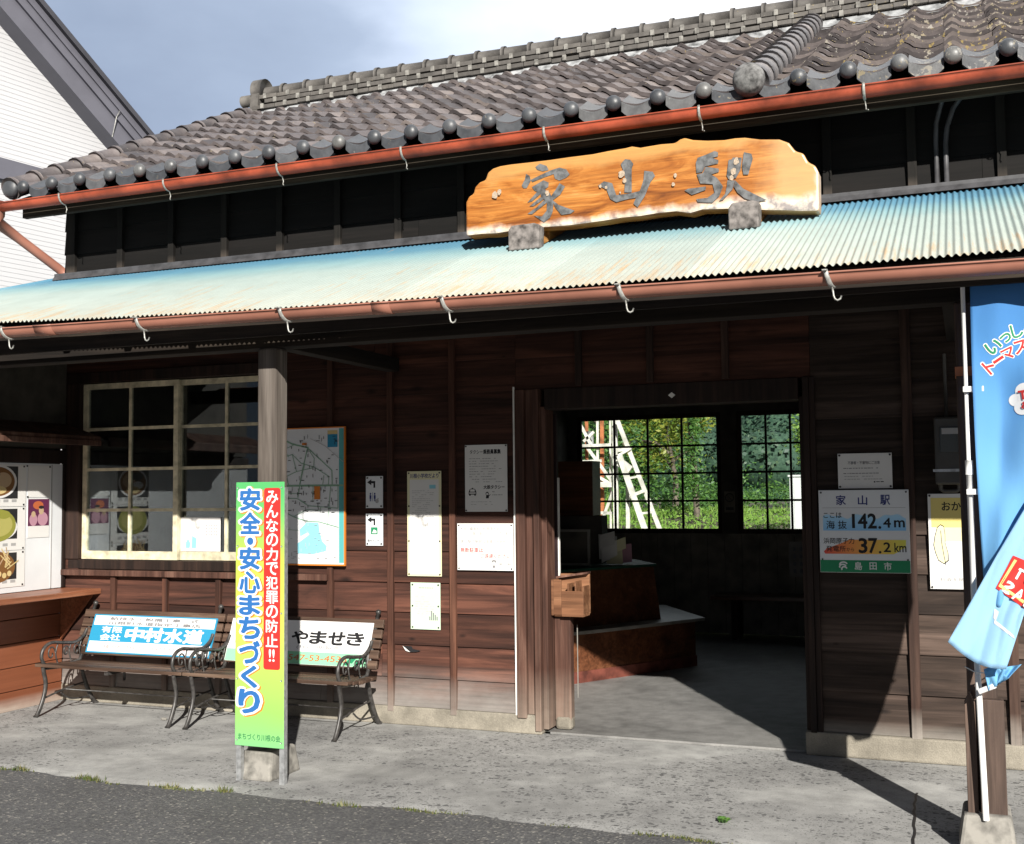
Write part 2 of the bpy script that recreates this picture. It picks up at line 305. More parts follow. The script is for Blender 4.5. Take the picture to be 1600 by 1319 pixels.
M['leaf_dry'] = m_leaf('mossy weeds', [(0.06, 0.10, 0.025), (0.13, 0.145, 0.04), (0.24, 0.21, 0.10)])
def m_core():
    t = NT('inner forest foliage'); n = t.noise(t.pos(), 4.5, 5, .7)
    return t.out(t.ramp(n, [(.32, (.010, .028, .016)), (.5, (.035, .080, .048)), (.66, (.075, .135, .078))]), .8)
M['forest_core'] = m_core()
M['bark'] = paint('grey bark', (0.14, 0.11, 0.085), 0.9, 0.3, 10)
M['rust'] = paint('rusted orange steel', (0.42, 0.14, 0.055), 0.7, 0.25, 8)
M['tower_white'] = paint('flaking white steel paint', (0.72, 0.67, 0.60), 0.55, 0.18, 6)

def m_glass(name, tint, refl=1.0):
    t = NT(name); t.t.nodes.remove(t.b)
    fr = t.n('Fresnel', IOR=1.5); f = t.math('MULTIPLY_ADD', fr.outputs[0], refl, 0.02)
    tr = t.n('BsdfTransparent', Color=(*tint, 1)); gl = t.n('BsdfGlossy', Color=(0.9, 0.92, 0.95, 1), Roughness=0.02)
    mx = t.n('MixShader', Fac=f)
    t.t.links.new(tr.outputs[0], mx.inputs[1]); t.t.links.new(gl.outputs[0], mx.inputs[2]); t.t.links.new(mx.outputs[0], t.t.nodes['Material Output'].inputs['Surface'])
    return t.m
M['glass'] = m_glass('window glass', (0.86, 0.90, 0.90), 0.7)

def m_nameboard():
    t = NT('varnished cedar slab')
    p = t.pos((1.3, 6, 7), local=True); lx = t.sep(t.pos(local=True))
    n = t.noise(p, 1.6, 7, 0.62, 1.4); n2 = t.noise(t.pos((3, 90, 110), local=True), 1, 4)
    c = t.ramp(n, [(0.28, (0.13, 0.036, 0.007)), (0.43, (0.29, 0.095, 0.015)), (0.56, (0.42, 0.165, 0.034)), (0.76, (0.55, 0.29, 0.095))])
    c = t.mix(0.6, c, t.ramp(n2, [(0.32, 0.5), (0.58, 1.08)]), 'MULTIPLY')
    wob = t.noise(t.pos((1.5, 1, 1), local=True), 3.0, 5)
    # pale sapwood along the top, grey bleached wood along the bottom and the right-hand end
    top = t.math('ADD', lx['Z'], t.math('MULTIPLY_ADD', wob, 0.10, t.math('MULTIPLY', lx['X'], -0.022)))
    c = t.mix(t.ramp(top, [(0.405, 0.0), (0.45, 0.7)]), c, (0.48, 0.26, 0.085))
    rx = t.math('ADD', lx['X'], t.math('MULTIPLY_ADD', wob, 0.7, -0.35))
    c = t.mix(t.ramp(t.math('DIVIDE', rx, 2.2), [(0.70, 0.0), (0.86, 0.75)]), c, (0.52, 0.31, 0.14))
    front = t.math('LESS_THAN', lx['Y'], 0.004)
    bot = t.math('ADD', t.math('SUBTRACT', lx['Z'], t.math('MULTIPLY', lx['X'], 0.006)), t.math('MULTIPLY_ADD', wob, 0.14, -0.07))
    c = t.mix(t.math('MULTIPLY', t.ramp(bot, [(0.062, 0.95), (0.112, 0.0)]), front), c, t.ramp(t.noise(t.pos(local=True), 11, 4), [(0.38, (0.25, 0.23, 0.23)), (0.52, (0.74, 0.66, 0.55))]))
    ex = t.math('ADD', lx['X'], t.math('MULTIPLY_ADD', wob, 0.24, -0.12))
    c = t.mix(t.ramp(t.math('DIVIDE', ex, 2.2), [(0.905, 0.0), (0.935, 0.85)]), c, t.ramp(t.noise(t.pos(local=True), 9, 4), [(0.36, (0.28, 0.27, 0.28)), (0.5, (0.80, 0.72, 0.66))]))
    t.bump(n2, 0.15, 0.003)
    return t.out(c, 0.38, 0, 0.5)
M['nameboard'] = m_nameboard()
M['log_end'] = paint('grey weathered end grain', (0.155, 0.14, 0.133), 0.9, 0.36, 22)
M['log_side'] = wood('orange block side', [(0.25, 0.10, 0.02), (0.45, 0.20, 0.05), (0.6, 0.3, 0.1)], 'Y', 0.7)

def m_cloth(name, cc):
    t = NT(name); p = t.pos()
    z = t.sep(p)['Z']
    c = t.ramp(t.n('MapRange', {}, Value=z, **{'From Min': 0.7, 'From Max': 2.4}).outputs[0], [(0.0, cc[0]), (0.55, cc[1]), (0.8, cc[2]), (1.0, cc[3])])
    t.set(t.b.inputs['Base Color'], c); t.set(t.b.inputs['Roughness'], 0.8); t.bump(t.math('ADD', t.noise(t.pos((9, 9, 3)), 1, 4), t.math('MULTIPLY', t.noise(t.pos((700, 700, 700)), 1, 1), .25)), .35, .01)
    tr = t.n('BsdfTranslucent', Color=c); mx = t.n('MixShader', Fac=0.35)
    t.t.links.new(t.b.outputs[0], mx.inputs[1]); t.t.links.new(tr.outputs[0], mx.inputs[2]); t.t.links.new(mx.outputs[0], t.t.nodes['Material Output'].inputs['Surface'])
    return t.m
M['cloth'] = m_cloth('printed blue banner cloth', ((0.20, 0.50, 0.78), (0.16, 0.42, 0.74), (0.09, 0.31, 0.66), (0.05, 0.21, 0.52)))
M['cloth_back'] = m_cloth('pale blue banner back', ((0.36, 0.62, 0.84), (0.36, 0.62, 0.84), (0.36, 0.62, 0.84), (0.36, 0.62, 0.84)))
M['meter_box'] = paint('grey brown meter case', (0.055, 0.052, 0.047), 0.4, 0.1)
M['meter_glass'] = paint('smoky meter window', (0.03, 0.035, 0.035), 0.1, 0.1, 5, 0.6)
M['plum'] = paint('dark plum door paint', (0.022, 0.010, 0.011), 0.5, 0.2, 12)
M['kick'] = paint('dull red kick board', (0.13, 0.038, 0.026), 0.6, 0.25, 9)
M['felt'] = paint('dark green desk mat', (0.012, 0.055, 0.035), 0.6, 0.1)
M['laminate'] = paint('pale laminate', (0.22, 0.21, 0.19), 0.4, 0.1)

# ------------------------------------------------------------------ mesh building
ORG = {}
_tc = {}
_txt = bpy.data.objects.new('lettering_source', bpy.data.curves.new('lettering_source', 'FONT')); COL.objects.link(_txt)
def text_geo(body, bold):
    k = (body, bold)
    if k not in _tc:
        _txt.data.body = body; _txt.data.size = 1; _txt.data.offset = 0; _txt.data.resolution_u = 3
        bpy.context.view_layer.update()
        m = bpy.data.meshes.new_from_object(_txt.evaluated_get(bpy.context.evaluated_depsgraph_get()))
        vs = [(v.co.x, v.co.y) for v in m.vertices]; fs = [tuple(p.vertices) for p in m.polygons]
        bpy.data.meshes.remove(m)
        x0 = min(v[0] for v in vs); x1 = max(v[0] for v in vs); y0 = min(v[1] for v in vs); y1 = max(v[1] for v in vs)
        base = [((v[0] - x0) / (x1 - x0), (v[1] - y0) / max(1e-6, y1 - y0), 0.0) for v in vs]; allv = list(base); allf = list(fs)
        if bold:                                   # heavier weight: shifted copies stacked a hair apart
            m_ = 6 if bold < .02 else 10
            for q in range(m_):
                dx = bold * math.cos(6.2832 * q / m_) / (x1 - x0); dy = bold * math.sin(6.2832 * q / m_) / max(1e-6, y1 - y0); b_ = len(allv)
                allv += [(v[0] + dx, v[1] + dy, -(q + 1) * 2.5e-5) for v in base]; allf += [tuple(i + b_ for i in f) for f in fs]
        _tc[k] = (allv, allf, (y1 - y0) / (x1 - x0))
    return _tc[k]

class MB:
    def __init__(s): s.v = []; s.f = []; s.mi = []; s.sm = []
    def add(s, vs, fs, mi=0, smooth=False):
        b = len(s.v); s.v += [Vector(v) for v in vs]
        for f in fs: s.f.append(tuple(i + b for i in f)); s.mi.append(mi); s.sm.append(smooth)
        return s
    def box(s, x0, x1, y0, y1, z0, z1, mi=0):
        return s.add([(x0, y0, z0), (x1, y0, z0), (x1, y1, z0), (x0, y1, z0), (x0, y0, z1), (x1, y0, z1), (x1, y1, z1), (x0, y1, z1)],
                     [(0, 3, 2, 1), (4, 5, 6, 7), (0, 1, 5, 4), (1, 2, 6, 5), (2, 3, 7, 6), (3, 0, 4, 7)], mi)
    def beam(s, p0, p1, w, h, up=(0, 0, 1), mi=0):
        p0 = Vector(p0); p1 = Vector(p1); a = (p1 - p0).normalized(); u = Vector(up)
        if abs(a.dot(u)) > 0.98: u = Vector((0, 1, 0))
        sd = a.cross(u).normalized() * (w / 2); u = sd.cross(a).normalized() * (h / 2)
        vs = [p0 - sd - u, p0 + sd - u, p0 + sd + u, p0 - sd + u, p1 - sd - u, p1 + sd - u, p1 + sd + u, p1 - sd + u]
        return s.add(vs, [(0, 1, 2, 3), (7, 6, 5, 4), (0, 4, 5, 1), (1, 5, 6, 2), (2, 6, 7, 3), (3, 7, 4, 0)], mi)
    def prism(s, pts, off, mi=0):
        n = len(pts); off = Vector(off); pts = [Vector(p) for p in pts]
        vs = pts + [p + off for p in pts]
        fs = [tuple(range(n)), tuple(range(2 * n - 1, n - 1, -1))] + [(i, i + n, (i + 1) % n + n, (i + 1) % n) for i in range(n)]
        return s.add(vs, fs, mi)
    def tube(s, path, r, n=8, mi=0, caps=True, closed=False, squash=1.0, up=None):
        path = [Vector(p) for p in path]; m = len(path); vs = []; fs = []
        prev = None
        for i, p in enumerate(path):
            if closed: t = path[(i + 1) % m] - path[i - 1]
            else: t = path[min(i + 1, m - 1)] - path[max(i - 1, 0)]
            t.normalize()
            if prev is None:
                a = Vector(up) if up else (Vector((0, 0, 1)) if abs(t.z) < 0.9 else Vector((1, 0, 0)))
            else: a = prev
            a = (a - t * a.dot(t)).normalized(); prev = a; b = t.cross(a)
            rr = r[i] if isinstance(r, (list, tuple)) else r
            for k in range(n):
                g = 2 * math.pi * k / n
                vs.append(p + a * (math.cos(g) * rr) + b * (math.sin(g) * rr * squash))
        for i in range(m if closed else m - 1):
            for k in range(n):
                i2 = (i + 1) % m; k2 = (k + 1) % n
                fs.append((i * n + k, i2 * n + k, i2 * n + k2, i * n + k2))
        if caps and not closed: fs += [tuple(range(n - 1, -1, -1)), tuple(range((m - 1) * n, m * n))]
        return s.add(vs, fs, mi, True)
    def ball(s, c, r, mi=0, nu=14, nv=8, sc=(1, 1, 1)):
        c = Vector(c); vs = [c + Vector((0, 0, r * sc[2]))]; fs = []
        for j in range(1, nv):
            th = math.pi * j / nv
            for i in range(nu):
                ph = 2 * math.pi * i / nu
                vs.append(c + Vector((math.sin(th) * math.cos(ph) * r * sc[0], math.sin(th) * math.sin(ph) * r * sc[1], math.cos(th) * r * sc[2])))
        vs.append(c - Vector((0, 0, r * sc[2]))); e = len(vs) - 1
        for i in range(nu):
            fs.append((0, 1 + i, 1 + (i + 1) % nu)); fs.append((e, 1 + (nv - 2) * nu + (i + 1) % nu, 1 + (nv - 2) * nu + i))
            for j in range(nv - 2): fs.append((1 + j * nu + i, 1 + (j + 1) * nu + i, 1 + (j + 1) * nu + (i + 1) % nu, 1 + j * nu + (i + 1) % nu))
        return s.add(vs, fs, mi, True)
    def grid(s, fn, nu, nv, mi=0, smooth=True):
        vs = [fn(i / nu, j / nv) for j in range(nv + 1) for i in range(nu + 1)]
        fs = [(j * (nu + 1) + i, j * (nu + 1) + i + 1, (j + 1) * (nu + 1) + i + 1, (j + 1) * (nu + 1) + i) for j in range(nv) for i in range(nu)]
        return s.add(vs, fs, mi, smooth)
    def poly(s, pts, mi=0): return s.add(pts, [tuple(range(len(pts)))], mi)
    def text(s, body, O, U, V, w, h, bold=0.0, off=0.0, mi=0):
        vs, fs, _ = text_geo(body, bold * .55 if body in '1!lI.' else bold); O = Vector(O); U = Vector(U); V = Vector(V); N = U.cross(V)
        return s.add([O + U * (x * w) + V * (y * h) + N * (off + dz) for x, y, dz in vs], fs, mi)
    def build(s, name, mats, parent=None, bevel=0, org=None):
        o_ = Vector(ORG.get(parent.name, (0, 0, 0))) if parent else Vector(org or (0, 0, 0))
        me = bpy.data.meshes.new(name); me.from_pydata([v - o_ for v in s.v], [], s.f)
        mats = mats if isinstance(mats, (list, tuple)) else [mats]
        for m in mats: me.materials.append(M[m])
        me.polygons.foreach_set('material_index', s.mi); me.polygons.foreach_set('use_smooth', s.sm); me.update()
        ob = bpy.data.objects.new(name, me); COL.objects.link(ob); ORG[ob.name] = tuple(o_)
        if parent: ob.parent = parent
        else: ob.location = o_
        if bevel:
            b = ob.modifiers.new('bevel', 'BEVEL'); b.width = bevel; b.segments = 2; b.limit_method = 'ANGLE'
        return ob

def tag(o, label=None, cat=None, group=None, kind=None):
    if label: o['label'] = label
    if cat: o['category'] = cat
    if group: o['group'] = group
    if kind: o['kind'] = kind
    return o
def thing(name, label, cat, loc, group=None):
    o = bpy.data.objects.new(name, None); COL.objects.link(o); o.location = loc; o.empty_display_size = 0.2; ORG[o.name] = tuple(loc)
    return tag(o, label, cat, group)
def copy_tree(o, parent=None):
    c = o.copy(); COL.objects.link(c); c.parent = parent
    for ch in list(o.children): copy_tree(ch, c)
    return c
def wv(x, z, off=0.0): return Vector((x, -off, z))
UX, UZ = Vector((1, 0, 0)), Vector((0, 0, 1))

# ------------------------------------------------------------------ ground
def tag_struct(o): return tag(o, kind='structure')
MB().poly([(-400, -120, -0.06), (400, -120, -0.06), (400, 500, -0.06), (-400, 500, -0.06)]).build('ground', 'earth'); tag_struct(bpy.data.objects['ground'])
tag_struct(MB().grid(lambda u, v: Vector((-30 + 60 * u, -40 + 38.9 * v, -0.007)), 40, 30, smooth=False).build('road', 'asphalt'))
# the concrete apron: a slab with a wavering worn edge
ap = MB(); N = 220; xs = [-12 + 26 * i / N for i in range(N + 1)]
def edge(x): return -1.80 + 0.018 * math.sin(x * 5.1) + 0.012 * math.sin(x * 13.7 + 1) + 0.03 * math.sin(x * 1.3 + 0.4) - 0.012 * max(0, x)
top = [(x, edge(x) + .06, 0.0) for x in xs]
ap.add(top + [(x, edge(x) - 0.012 - 0.008 * math.sin(x * 31) - .006 * math.sin(x * 67), -0.0075) for x in xs] + [(x, 0.02, 0.0) for x in xs],
       [f for i in range(N) for f in ((N + 1 + i, N + 2 + i, i + 1, i), (i, i + 1, 2 * N + 3 + i, 2 * N + 2 + i))])
tag_struct(ap.build('pavement', 'apron'))
tag_struct(MB().poly([(-3.6, 0.02, 0.012), (4.6, 0.02, 0.012), (4.6, 5.3, 0.012), (-3.6, 5.3, 0.012)]).build('floor', 'floor'))

# weeds along the apron edge (nobody could count the blades)
gr = MB()
def blades(x, y, n, h, spread):
    for _ in range(n):
        px, py = x + random.gauss(0, spread), y + random.gauss(0, 0.012); a = random.uniform(0, 6.28); hh = h * random.uniform(0.4, 1.2)
        d = Vector((math.cos(a), math.sin(a), 0)) * 0.004; t = Vector((random.gauss(0, .4), random.gauss(0, .4), 1)).normalized() * hh
        b = Vector((px, py, -0.008)); gr.add([b - d, b + d, b + t], [(0, 1, 2)])
for i in range(330):
    x = random.uniform(-3.2, 2.2); d = 0.5 + 0.5 * math.sin(x * 2.3 + 0.6) * math.sin(x * 7.1)
    if random.random() < d ** 3: blades(x, edge(x) - 0.02, random.randint(4, 14), 0.016, 0.03)
for x in (-1.75, -1.68, -1.2, -0.9, -0.15, -2.25): blades(x, edge(x) - 0.02, 40, 0.035, 0.04)
tag(gr.build('grass', 'leaf_dry'), kind='stuff')
pl = MB(); c0 = Vector((1.62, -1.52, 0.0))
for i in range(26):
    a = random.uniform(0, 6.28); r = random.uniform(0.01, 0.045); b = c0 + Vector((random.gauss(0, .008), random.gauss(0, .008), 0)); d = Vector((math.cos(a), math.sin(a), 0)); sd = Vector((-d.y, d.x, 0)) * 0.009
    pl.add([b, b + d * r * .5 + sd + UZ * .02, b + d * r + UZ * random.uniform(.01, .03), b + d * r * .5 - sd + UZ * .02], [(0, 1, 2, 3)])
tag(pl.build('weed', 'leaf', org=c0), 'tiny green weed sprouting from the concrete in front of the doorway', 'weed')
stn = MB().ball((-2.38, -0.42, 0.008), 0.018, sc=(1.3, 0.9, 0.6)).build('pebble', 'stone_base', org=(-2.38, -0.42, 0)); tag(stn, 'small grey pebble on the concrete under the front of the blue sign bench', 'pebble')
jt = MB()   # the open joint across the apron
pts = [at(1428, 1236, 0), ]
ja, jb = Vector((2.41, -0.70, 0.003)), Vector((2.44, -1.86, 0.003)); prev = None
for i in range(17):
    p = ja.lerp(jb, i / 16) + Vector((random.gauss(0, .004), 0, 0)); w = 0.0045 + random.random() * 0.003
    if prev: jt.add([prev[0], prev[1], p + UX * w, p - UX * w], [(0, 1, 2, 3)])
    prev = (p - UX * w, p + UX * w)
tag_struct(jt.build('pavement_joint', 'pin'))

# ------------------------------------------------------------------ station building
XL, XR, YB = -3.676, 4.7, 5.3
ST = thing('station_building', 'old dark timber railway station with grey tiled roof and blue corrugated canopy', 'station', (0, 0, 0))
BT = 0.030
def siding(mb, x0, x1, zs, seam=2.7, y=0.0):
    for a, b in zip(zs[:-1], zs[1:]):
        x = x0
        while x < x1 - 1e-4:
            xe = min(x1, x + seam * random.uniform(0.7, 1.3)); 
            if x1 - xe < 0.5: xe = x1
            j = random.uniform(-.002, .002)
            o0, o1 = y - 0.019 + j, y - 0.004 + j
            mb.add([(x, o0, a), (xe - .002, o0, a), (xe - .002, y + .03, a), (x, y + .03, a), (x, o1, b + .012), (xe - .002, o1, b + .012), (xe - .002, y + .03, b + .012), (x, y + .03, b + .012)],
                   [(0, 3, 2, 1), (4, 5, 6, 7), (0, 1, 5, 4), (1, 2, 6, 5), (2, 3, 7, 6), (3, 0, 4, 7)])
            x = xe
def steps(z0, z1, st):
    n = max(1, round((z1 - z0) / st)); return [z0 + (z1 - z0) * i / n for i in range(n + 1)]
# left of the door, around the window
wl = MB(); wl_low = [0.12, 0.307, 0.52, 0.73, 0.925]
siding(wl, XL, 0.03, wl_low)
siding(wl, -1.80, 0.03, [0.925, 1.13, 1.31, 1.52, 1.74, 1.95, 2.16, 2.37])
siding(wl, XL, -3.50, [0.925, 1.31, 1.74, 2.16, 2.37])
siding(wl, XL, 0.03, steps(2.37, 3.17, .2))
wl.build('wall', 'wall', ST)
sp_ = MB(); sp_.poly([at(px, py, -.0205) for px, py in ((630, 1009), (643, 1010), (645, 1014), (658, 1017), (650, 1019), (640, 1019), (634, 1014))][::-1], 0); sp_.poly([at(px, py, -.0207) for px, py in ((629, 1009), (634, 1013), (641, 1019), (634, 1017))][::-1], 1)
sp_.build('board_split', ['pin', 'lath'], ST)
wd = MB(); siding(wd, 0.03, 1.87, steps(2.16, 3.17, .2)); wd.build('wall', 'wall', ST)
wr = MB(); siding(wr, 1.87, XR, [0.135, 0.365, 0.586, 0.81, 1.03, 1.25, 1.47, 1.69, 1.91, 2.13, 2.35, 2.57, 2.79, 3.01, 3.17]); wr.build('wall', 'wall_right', ST)
bk = MB()   # wall core behind the boards
bk.box(XL, -3.50, .031, .10, .12, 3.6); bk.box(-1.80, 0.03, .031, .10, .12, 3.6); bk.box(-3.50, -1.80, .031, .10, .12, 1.03); bk.box(-3.50, -1.80, .031, .10, 2.37, 3.6)
bk.box(0.03, 1.80, .031, .10, 2.17, 3.6); bk.box(1.87, XR, .031, .10, .12, 3.6)
bk.build('wall_core', 'interior_wall', ST)
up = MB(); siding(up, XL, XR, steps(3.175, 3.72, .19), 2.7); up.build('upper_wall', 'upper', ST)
# battens
def batten(x, z0, z1, mat, w=0.042, d=0.020):
    MB().box(x - w / 2, x + w / 2, -0.024 - d + .004, -0.006, z0, z1).build('batten', mat, ST, 0.003)
for x in (-3.161, -2.692, -2.232): batten(x, 0.12, 0.925, 'batten')
for x in (-1.325 - .46,): batten(x, 0.12, 0.925, 'batten')
for x in (-1.325,): batten(x, 0.115, 3.15, 'batten')
for x in (-0.866, -0.412): batten(x, 0.085, 3.15, 'batten')
for x in (2.395,): batten(x, 0.125, 3.15, 'batten_right', 0.055)
for x in (2.895, 3.39, 3.88, 4.37): batten(x, 0.125, 3.15, 'batten_right', 0.055)
for x in (0.46, 0.92, 1.38): batten(x, 2.17, 3.15, 'batten_right')
for k in range(18):
    x = -3.60 + 0.4665 * k
    if x < XR: batten(x, 3.205, 3.70, 'upper_batten', 0.05 if k else 0.08)
# plinths
pb = MB(); pb.box(XL - .02, 0.19, -.035, .16, 0.0, .118); pb.build('plinth', 'plinth', ST, .008)
pb = MB(); pb.box(1.795, XR, -.045, .16, 0.0, .133); pb.build('plinth', 'plinth', ST, .012)
# window-sill board and window surround
MB().box(-3.665, -1.335, -.065, -.02, .925, .968).build('window_sill', 'frame', ST, .004)
ws = MB(); ws.box(-3.60, -1.80, -.018, .06, .972, 1.04); ws.box(-3.62, -3.497, -.03, .06, 1.045, 2.36); ws.box(-1.795, -1.71, -.03, .06, .972, 2.36); ws.box(-3.62, -1.72, -.032, .06, 2.362, 2.44)
ws.build('window_surround', 'frame_dark', ST, .003)
def sash(x0, x1, z0, z1, y, cols, rows, name='window', mat='cream', st=.045, bar=.022, th=.03, parent=ST, bot=.06):
    f = MB(); f.box(x0, x0 + st, y, y + th, z0, z1); f.box(x1 - st, x1, y, y + th, z0, z1)
    f.box(x0 + st, x1 - st, y, y + th, z0, z0 + bot); f.box(x0 + st, x1 - st, y, y + th, z1 - st, z1)
    for i in range(1, cols):
        x = x0 + st + (x1 - x0 - 2 * st) * i / cols; f.box(x - bar / 2, x + bar / 2, y + .004, y + th - .004, z0 + bot, z1 - st)
    for j in range(1, rows):
        z = z0 + bot + (z1 - z0 - st - bot) * j / rows
        for i in range(cols):
            xa = x0 + st + (x1 - x0 - 2 * st) * i / cols + (bar / 2 if i else 0); xb = x0 + st + (x1 - x0 - 2 * st) * (i + 1) / cols - (bar / 2 if i < cols - 1 else 0)
            f.box(xa, xb, y + .005, y + th - .005, z - bar / 2, z + bar / 2)
    w = f.build(name, mat, parent)
    MB().box(x0 + st - .004, x1 - st + .004, y + th / 2 - .0015, y + th / 2 + .0015, z0 + bot - .004, z1 - st + .004).build('pane', 'glass', w)
    return w
sash(-3.492, -2.618, 1.045, 2.355, .004, 2, 4, st=.04)
sash(-2.658, -1.797, 1.045, 2.355, .040, 2, 4, st=.04)
# door frame boards: left jamb in four stepped boards, right jamb in three, lintel
def jb_(x0, x1, y0, z0, z1, mat): MB().box(x0, x1, y0, .14, z0, z1).build('door_jamb', mat, ST, .004)
jb_(0.034, 0.096, -.05, 0.098, 2.16, 'frame'); jb_(0.0965, 0.152, -.020, 0.119, 2.16, 'frame'); jb_(0.1525, 0.192, -.048, 0.022, 2.16, 'frame'); jb_(0.1925, 0.228, -.005, 0.03, 2.05, 'frame')
jb_(1.800, 1.826, -.01, 0.134, 2.05, 'frame_dark'); jb_(1.8265, 1.860, -.048, 0.128, 2.16, 'frame_dark'); jb_(1.8605, 1.893, -.036, 0.128, 2.16, 'frame_dark')
MB().box(0.228, 1.80, -.03, .14, 2.03, 2.16).build('lintel', 'frame_dark', ST, .004)
MB().box(0.017, 0.028, -.034, -.021, 0.10, 2.18).build('edge_strip', 'lath', ST)
MB().box(0.23, 1.80, .005, .035, .0, .016).build('threshold', 'floor', ST, .004)
# interior
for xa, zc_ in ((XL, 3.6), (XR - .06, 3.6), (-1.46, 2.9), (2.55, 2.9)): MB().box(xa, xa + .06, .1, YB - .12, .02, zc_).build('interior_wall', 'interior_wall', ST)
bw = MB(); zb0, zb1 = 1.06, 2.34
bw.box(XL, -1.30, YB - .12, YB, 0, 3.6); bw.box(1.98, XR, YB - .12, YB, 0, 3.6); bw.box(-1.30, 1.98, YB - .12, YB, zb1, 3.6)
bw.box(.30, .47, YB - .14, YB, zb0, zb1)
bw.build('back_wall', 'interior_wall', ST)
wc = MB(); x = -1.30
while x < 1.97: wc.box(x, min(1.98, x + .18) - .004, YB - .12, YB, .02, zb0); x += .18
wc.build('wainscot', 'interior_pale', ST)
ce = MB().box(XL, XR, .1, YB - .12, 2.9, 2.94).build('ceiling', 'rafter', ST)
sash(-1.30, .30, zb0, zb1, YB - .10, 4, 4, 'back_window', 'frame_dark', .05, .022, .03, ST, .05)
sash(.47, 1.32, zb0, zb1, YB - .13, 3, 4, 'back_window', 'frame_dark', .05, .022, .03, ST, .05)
sash(1.13, 1.98, zb0, zb1, YB - .085, 3, 4, 'back_window', 'frame_dark', .05, .022, .03, ST, .05)

# roof: s = 0.5 slope from the eave line up to the ridge at Y = 2.7
S_, YE, ZE, YR = 0.5, -0.40, 3.755, 2.70
def roof_z(y): return ZE + S_ * (y - YE)
rb = MB(); x0, x1 = -3.80, XR + .1
rb.prism([(x0, YE, ZE - .05), (x0, YR, roof_z(YR) - .05), (x0, 2 * YR - YE, ZE - .05), (x0, 2 * YR - YE, ZE - .11), (x0, YR, roof_z(YR) - .11), (x0, YE + .02, ZE - .11)], (x1 - x0, 0, 0))
ROOF = rb.build('roof', 'rafter', ST)
gb = MB()
for xg in (XL, XR - .06): gb.prism([(xg, .12, 3.6), (xg, YB, 3.6), (xg, YR, roof_z(YR) - .13)], (.06, 0, 0))
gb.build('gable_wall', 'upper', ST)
PX, EX = 0.2655, 0.232
slope_len = math.hypot(YR - YE, roof_z(YR) - ZE); su = Vector((0, 1, S_)).normalized(); sn = Vector((0, -S_, 1)).normalized()
def tz(u):
    u %= 1.0
    if u < .36: return .034 * math.sin(math.pi * u / .36) ** 1.3
    return -.020 * math.sin(math.pi * (u - .36) / .64)
NP = 11
tl = MB(); rows = int(slope_len / EX) + 1
for k in range(34):
    for r in range(rows):
        xb = -3.72 + k * PX + random.gauss(0, .003); s0 = r * EX - .01 + random.gauss(0, .004); s1 = s0 + EX * 1.12; tilt = random.gauss(0, .002)
        vs = []
        for sa, lift in ((s0, .041 + tilt), (s1, .004)):
            for i in range(NP + 1):
                u = i / NP; vs.append(Vector((xb + u * PX * 1.015, YE, ZE)) + su * sa + sn * (tz(u) + lift))
        for i in range(NP + 1):
            u = i / NP; vs.append(Vector((xb + u * PX * 1.015, YE, ZE)) + su * s0 + sn * (tz(u) + .014 + tilt))
        n = NP + 1
        vs += [Vector(q) for q in vs[:n]]; jy = [q - sn * .0 for q in vs]
        tl.add(jy, [(i, i + 1, n + i + 1, n + i) for i in range(NP)] + [(2 * n + i, 2 * n + i + 1, 3 * n + i + 1, 3 * n + i) for i in range(NP)], 0, True)
        tl.add([jy[NP], jy[2 * n - 1], jy[3 * n - 1]], [(0, 1, 2)], 0)
tl_ob = tl.build('roof_tiles', 'tile', ROOF)
tl_ob.data.attributes.new('x', 'FLOAT', 'POINT') if False else None
# eave tiles: round knob at the roll, hanging skirt under the trough
et = MB()
for k in range(34):
    xb = -3.72 + k * PX + random.gauss(0, .003); c = Vector((xb + .18 * PX, YE - .03, ZE + .030))
    et.ball(c + Vector((0, -.018, -.002)), .048, sc=(1, .75, 1))
    n = 10; vs = []
    for lay in range(4):
        for i in range(n + 1):
            u = .34 + .66 * i / n; z = tz(u) * 1.7
            drop = .060 + .014 * math.sin(math.pi * (u - .36) / .64)
            p = Vector((xb + u * PX * 1.01, YE - .032, ZE + z + .030))
            if lay == 0: p += su * .20 + sn * .01
            if lay == 2: p += Vector((0, 0, -drop))
            if lay == 3: p += Vector((0, .03, -drop))
            vs.append(p)
    m = n + 1
    et.add(vs, [(l * m + i, l * m + i + 1, (l + 1) * m + i + 1, (l + 1) * m + i)[::-1] for l in range(3) for i in range(n)], 0, False)
et.ball(Vector((-3.80, YE - .035, ZE + .035)), .074, sc=(1, .55, 1), nu=18, nv=10)
et.build('eave_tiles', 'eave_tile', ROOF)
# verge row at the left edge
vg = MB(); L_ = slope_len - .15; r = 0; s = -.02
while s < L_:
    a = Vector((-3.80, YE, ZE)) + su * s + sn * .045; b = Vector((-3.80, YE, ZE)) + su * min(L_, s + .262) + sn * .040
    vg.tube([a, b], [.078, .070], 14); vg.tube([a - su * .002, a + su * .03], .084, 14); s += .245
vg.build('verge_tiles', 'tile', ROOF)
# raised round row
rr = MB(); s = 0.02
while s < slope_len - .1:
    a = Vector((1.64, YE, ZE)) + su * s + sn * .048; rr.tube([a, a + su * .25 - sn * .012], [.096, .091], 18); s += .232
rr.build('round_tile_row', 'round_tile', ROOF)
rk = MB(); rk.ball(Vector((1.63, YE - .05, ZE + .052)), .092, sc=(1, .8, 1.05), nu=18, nv=12); rk.build('row_end_knob', 'knob', ROOF)
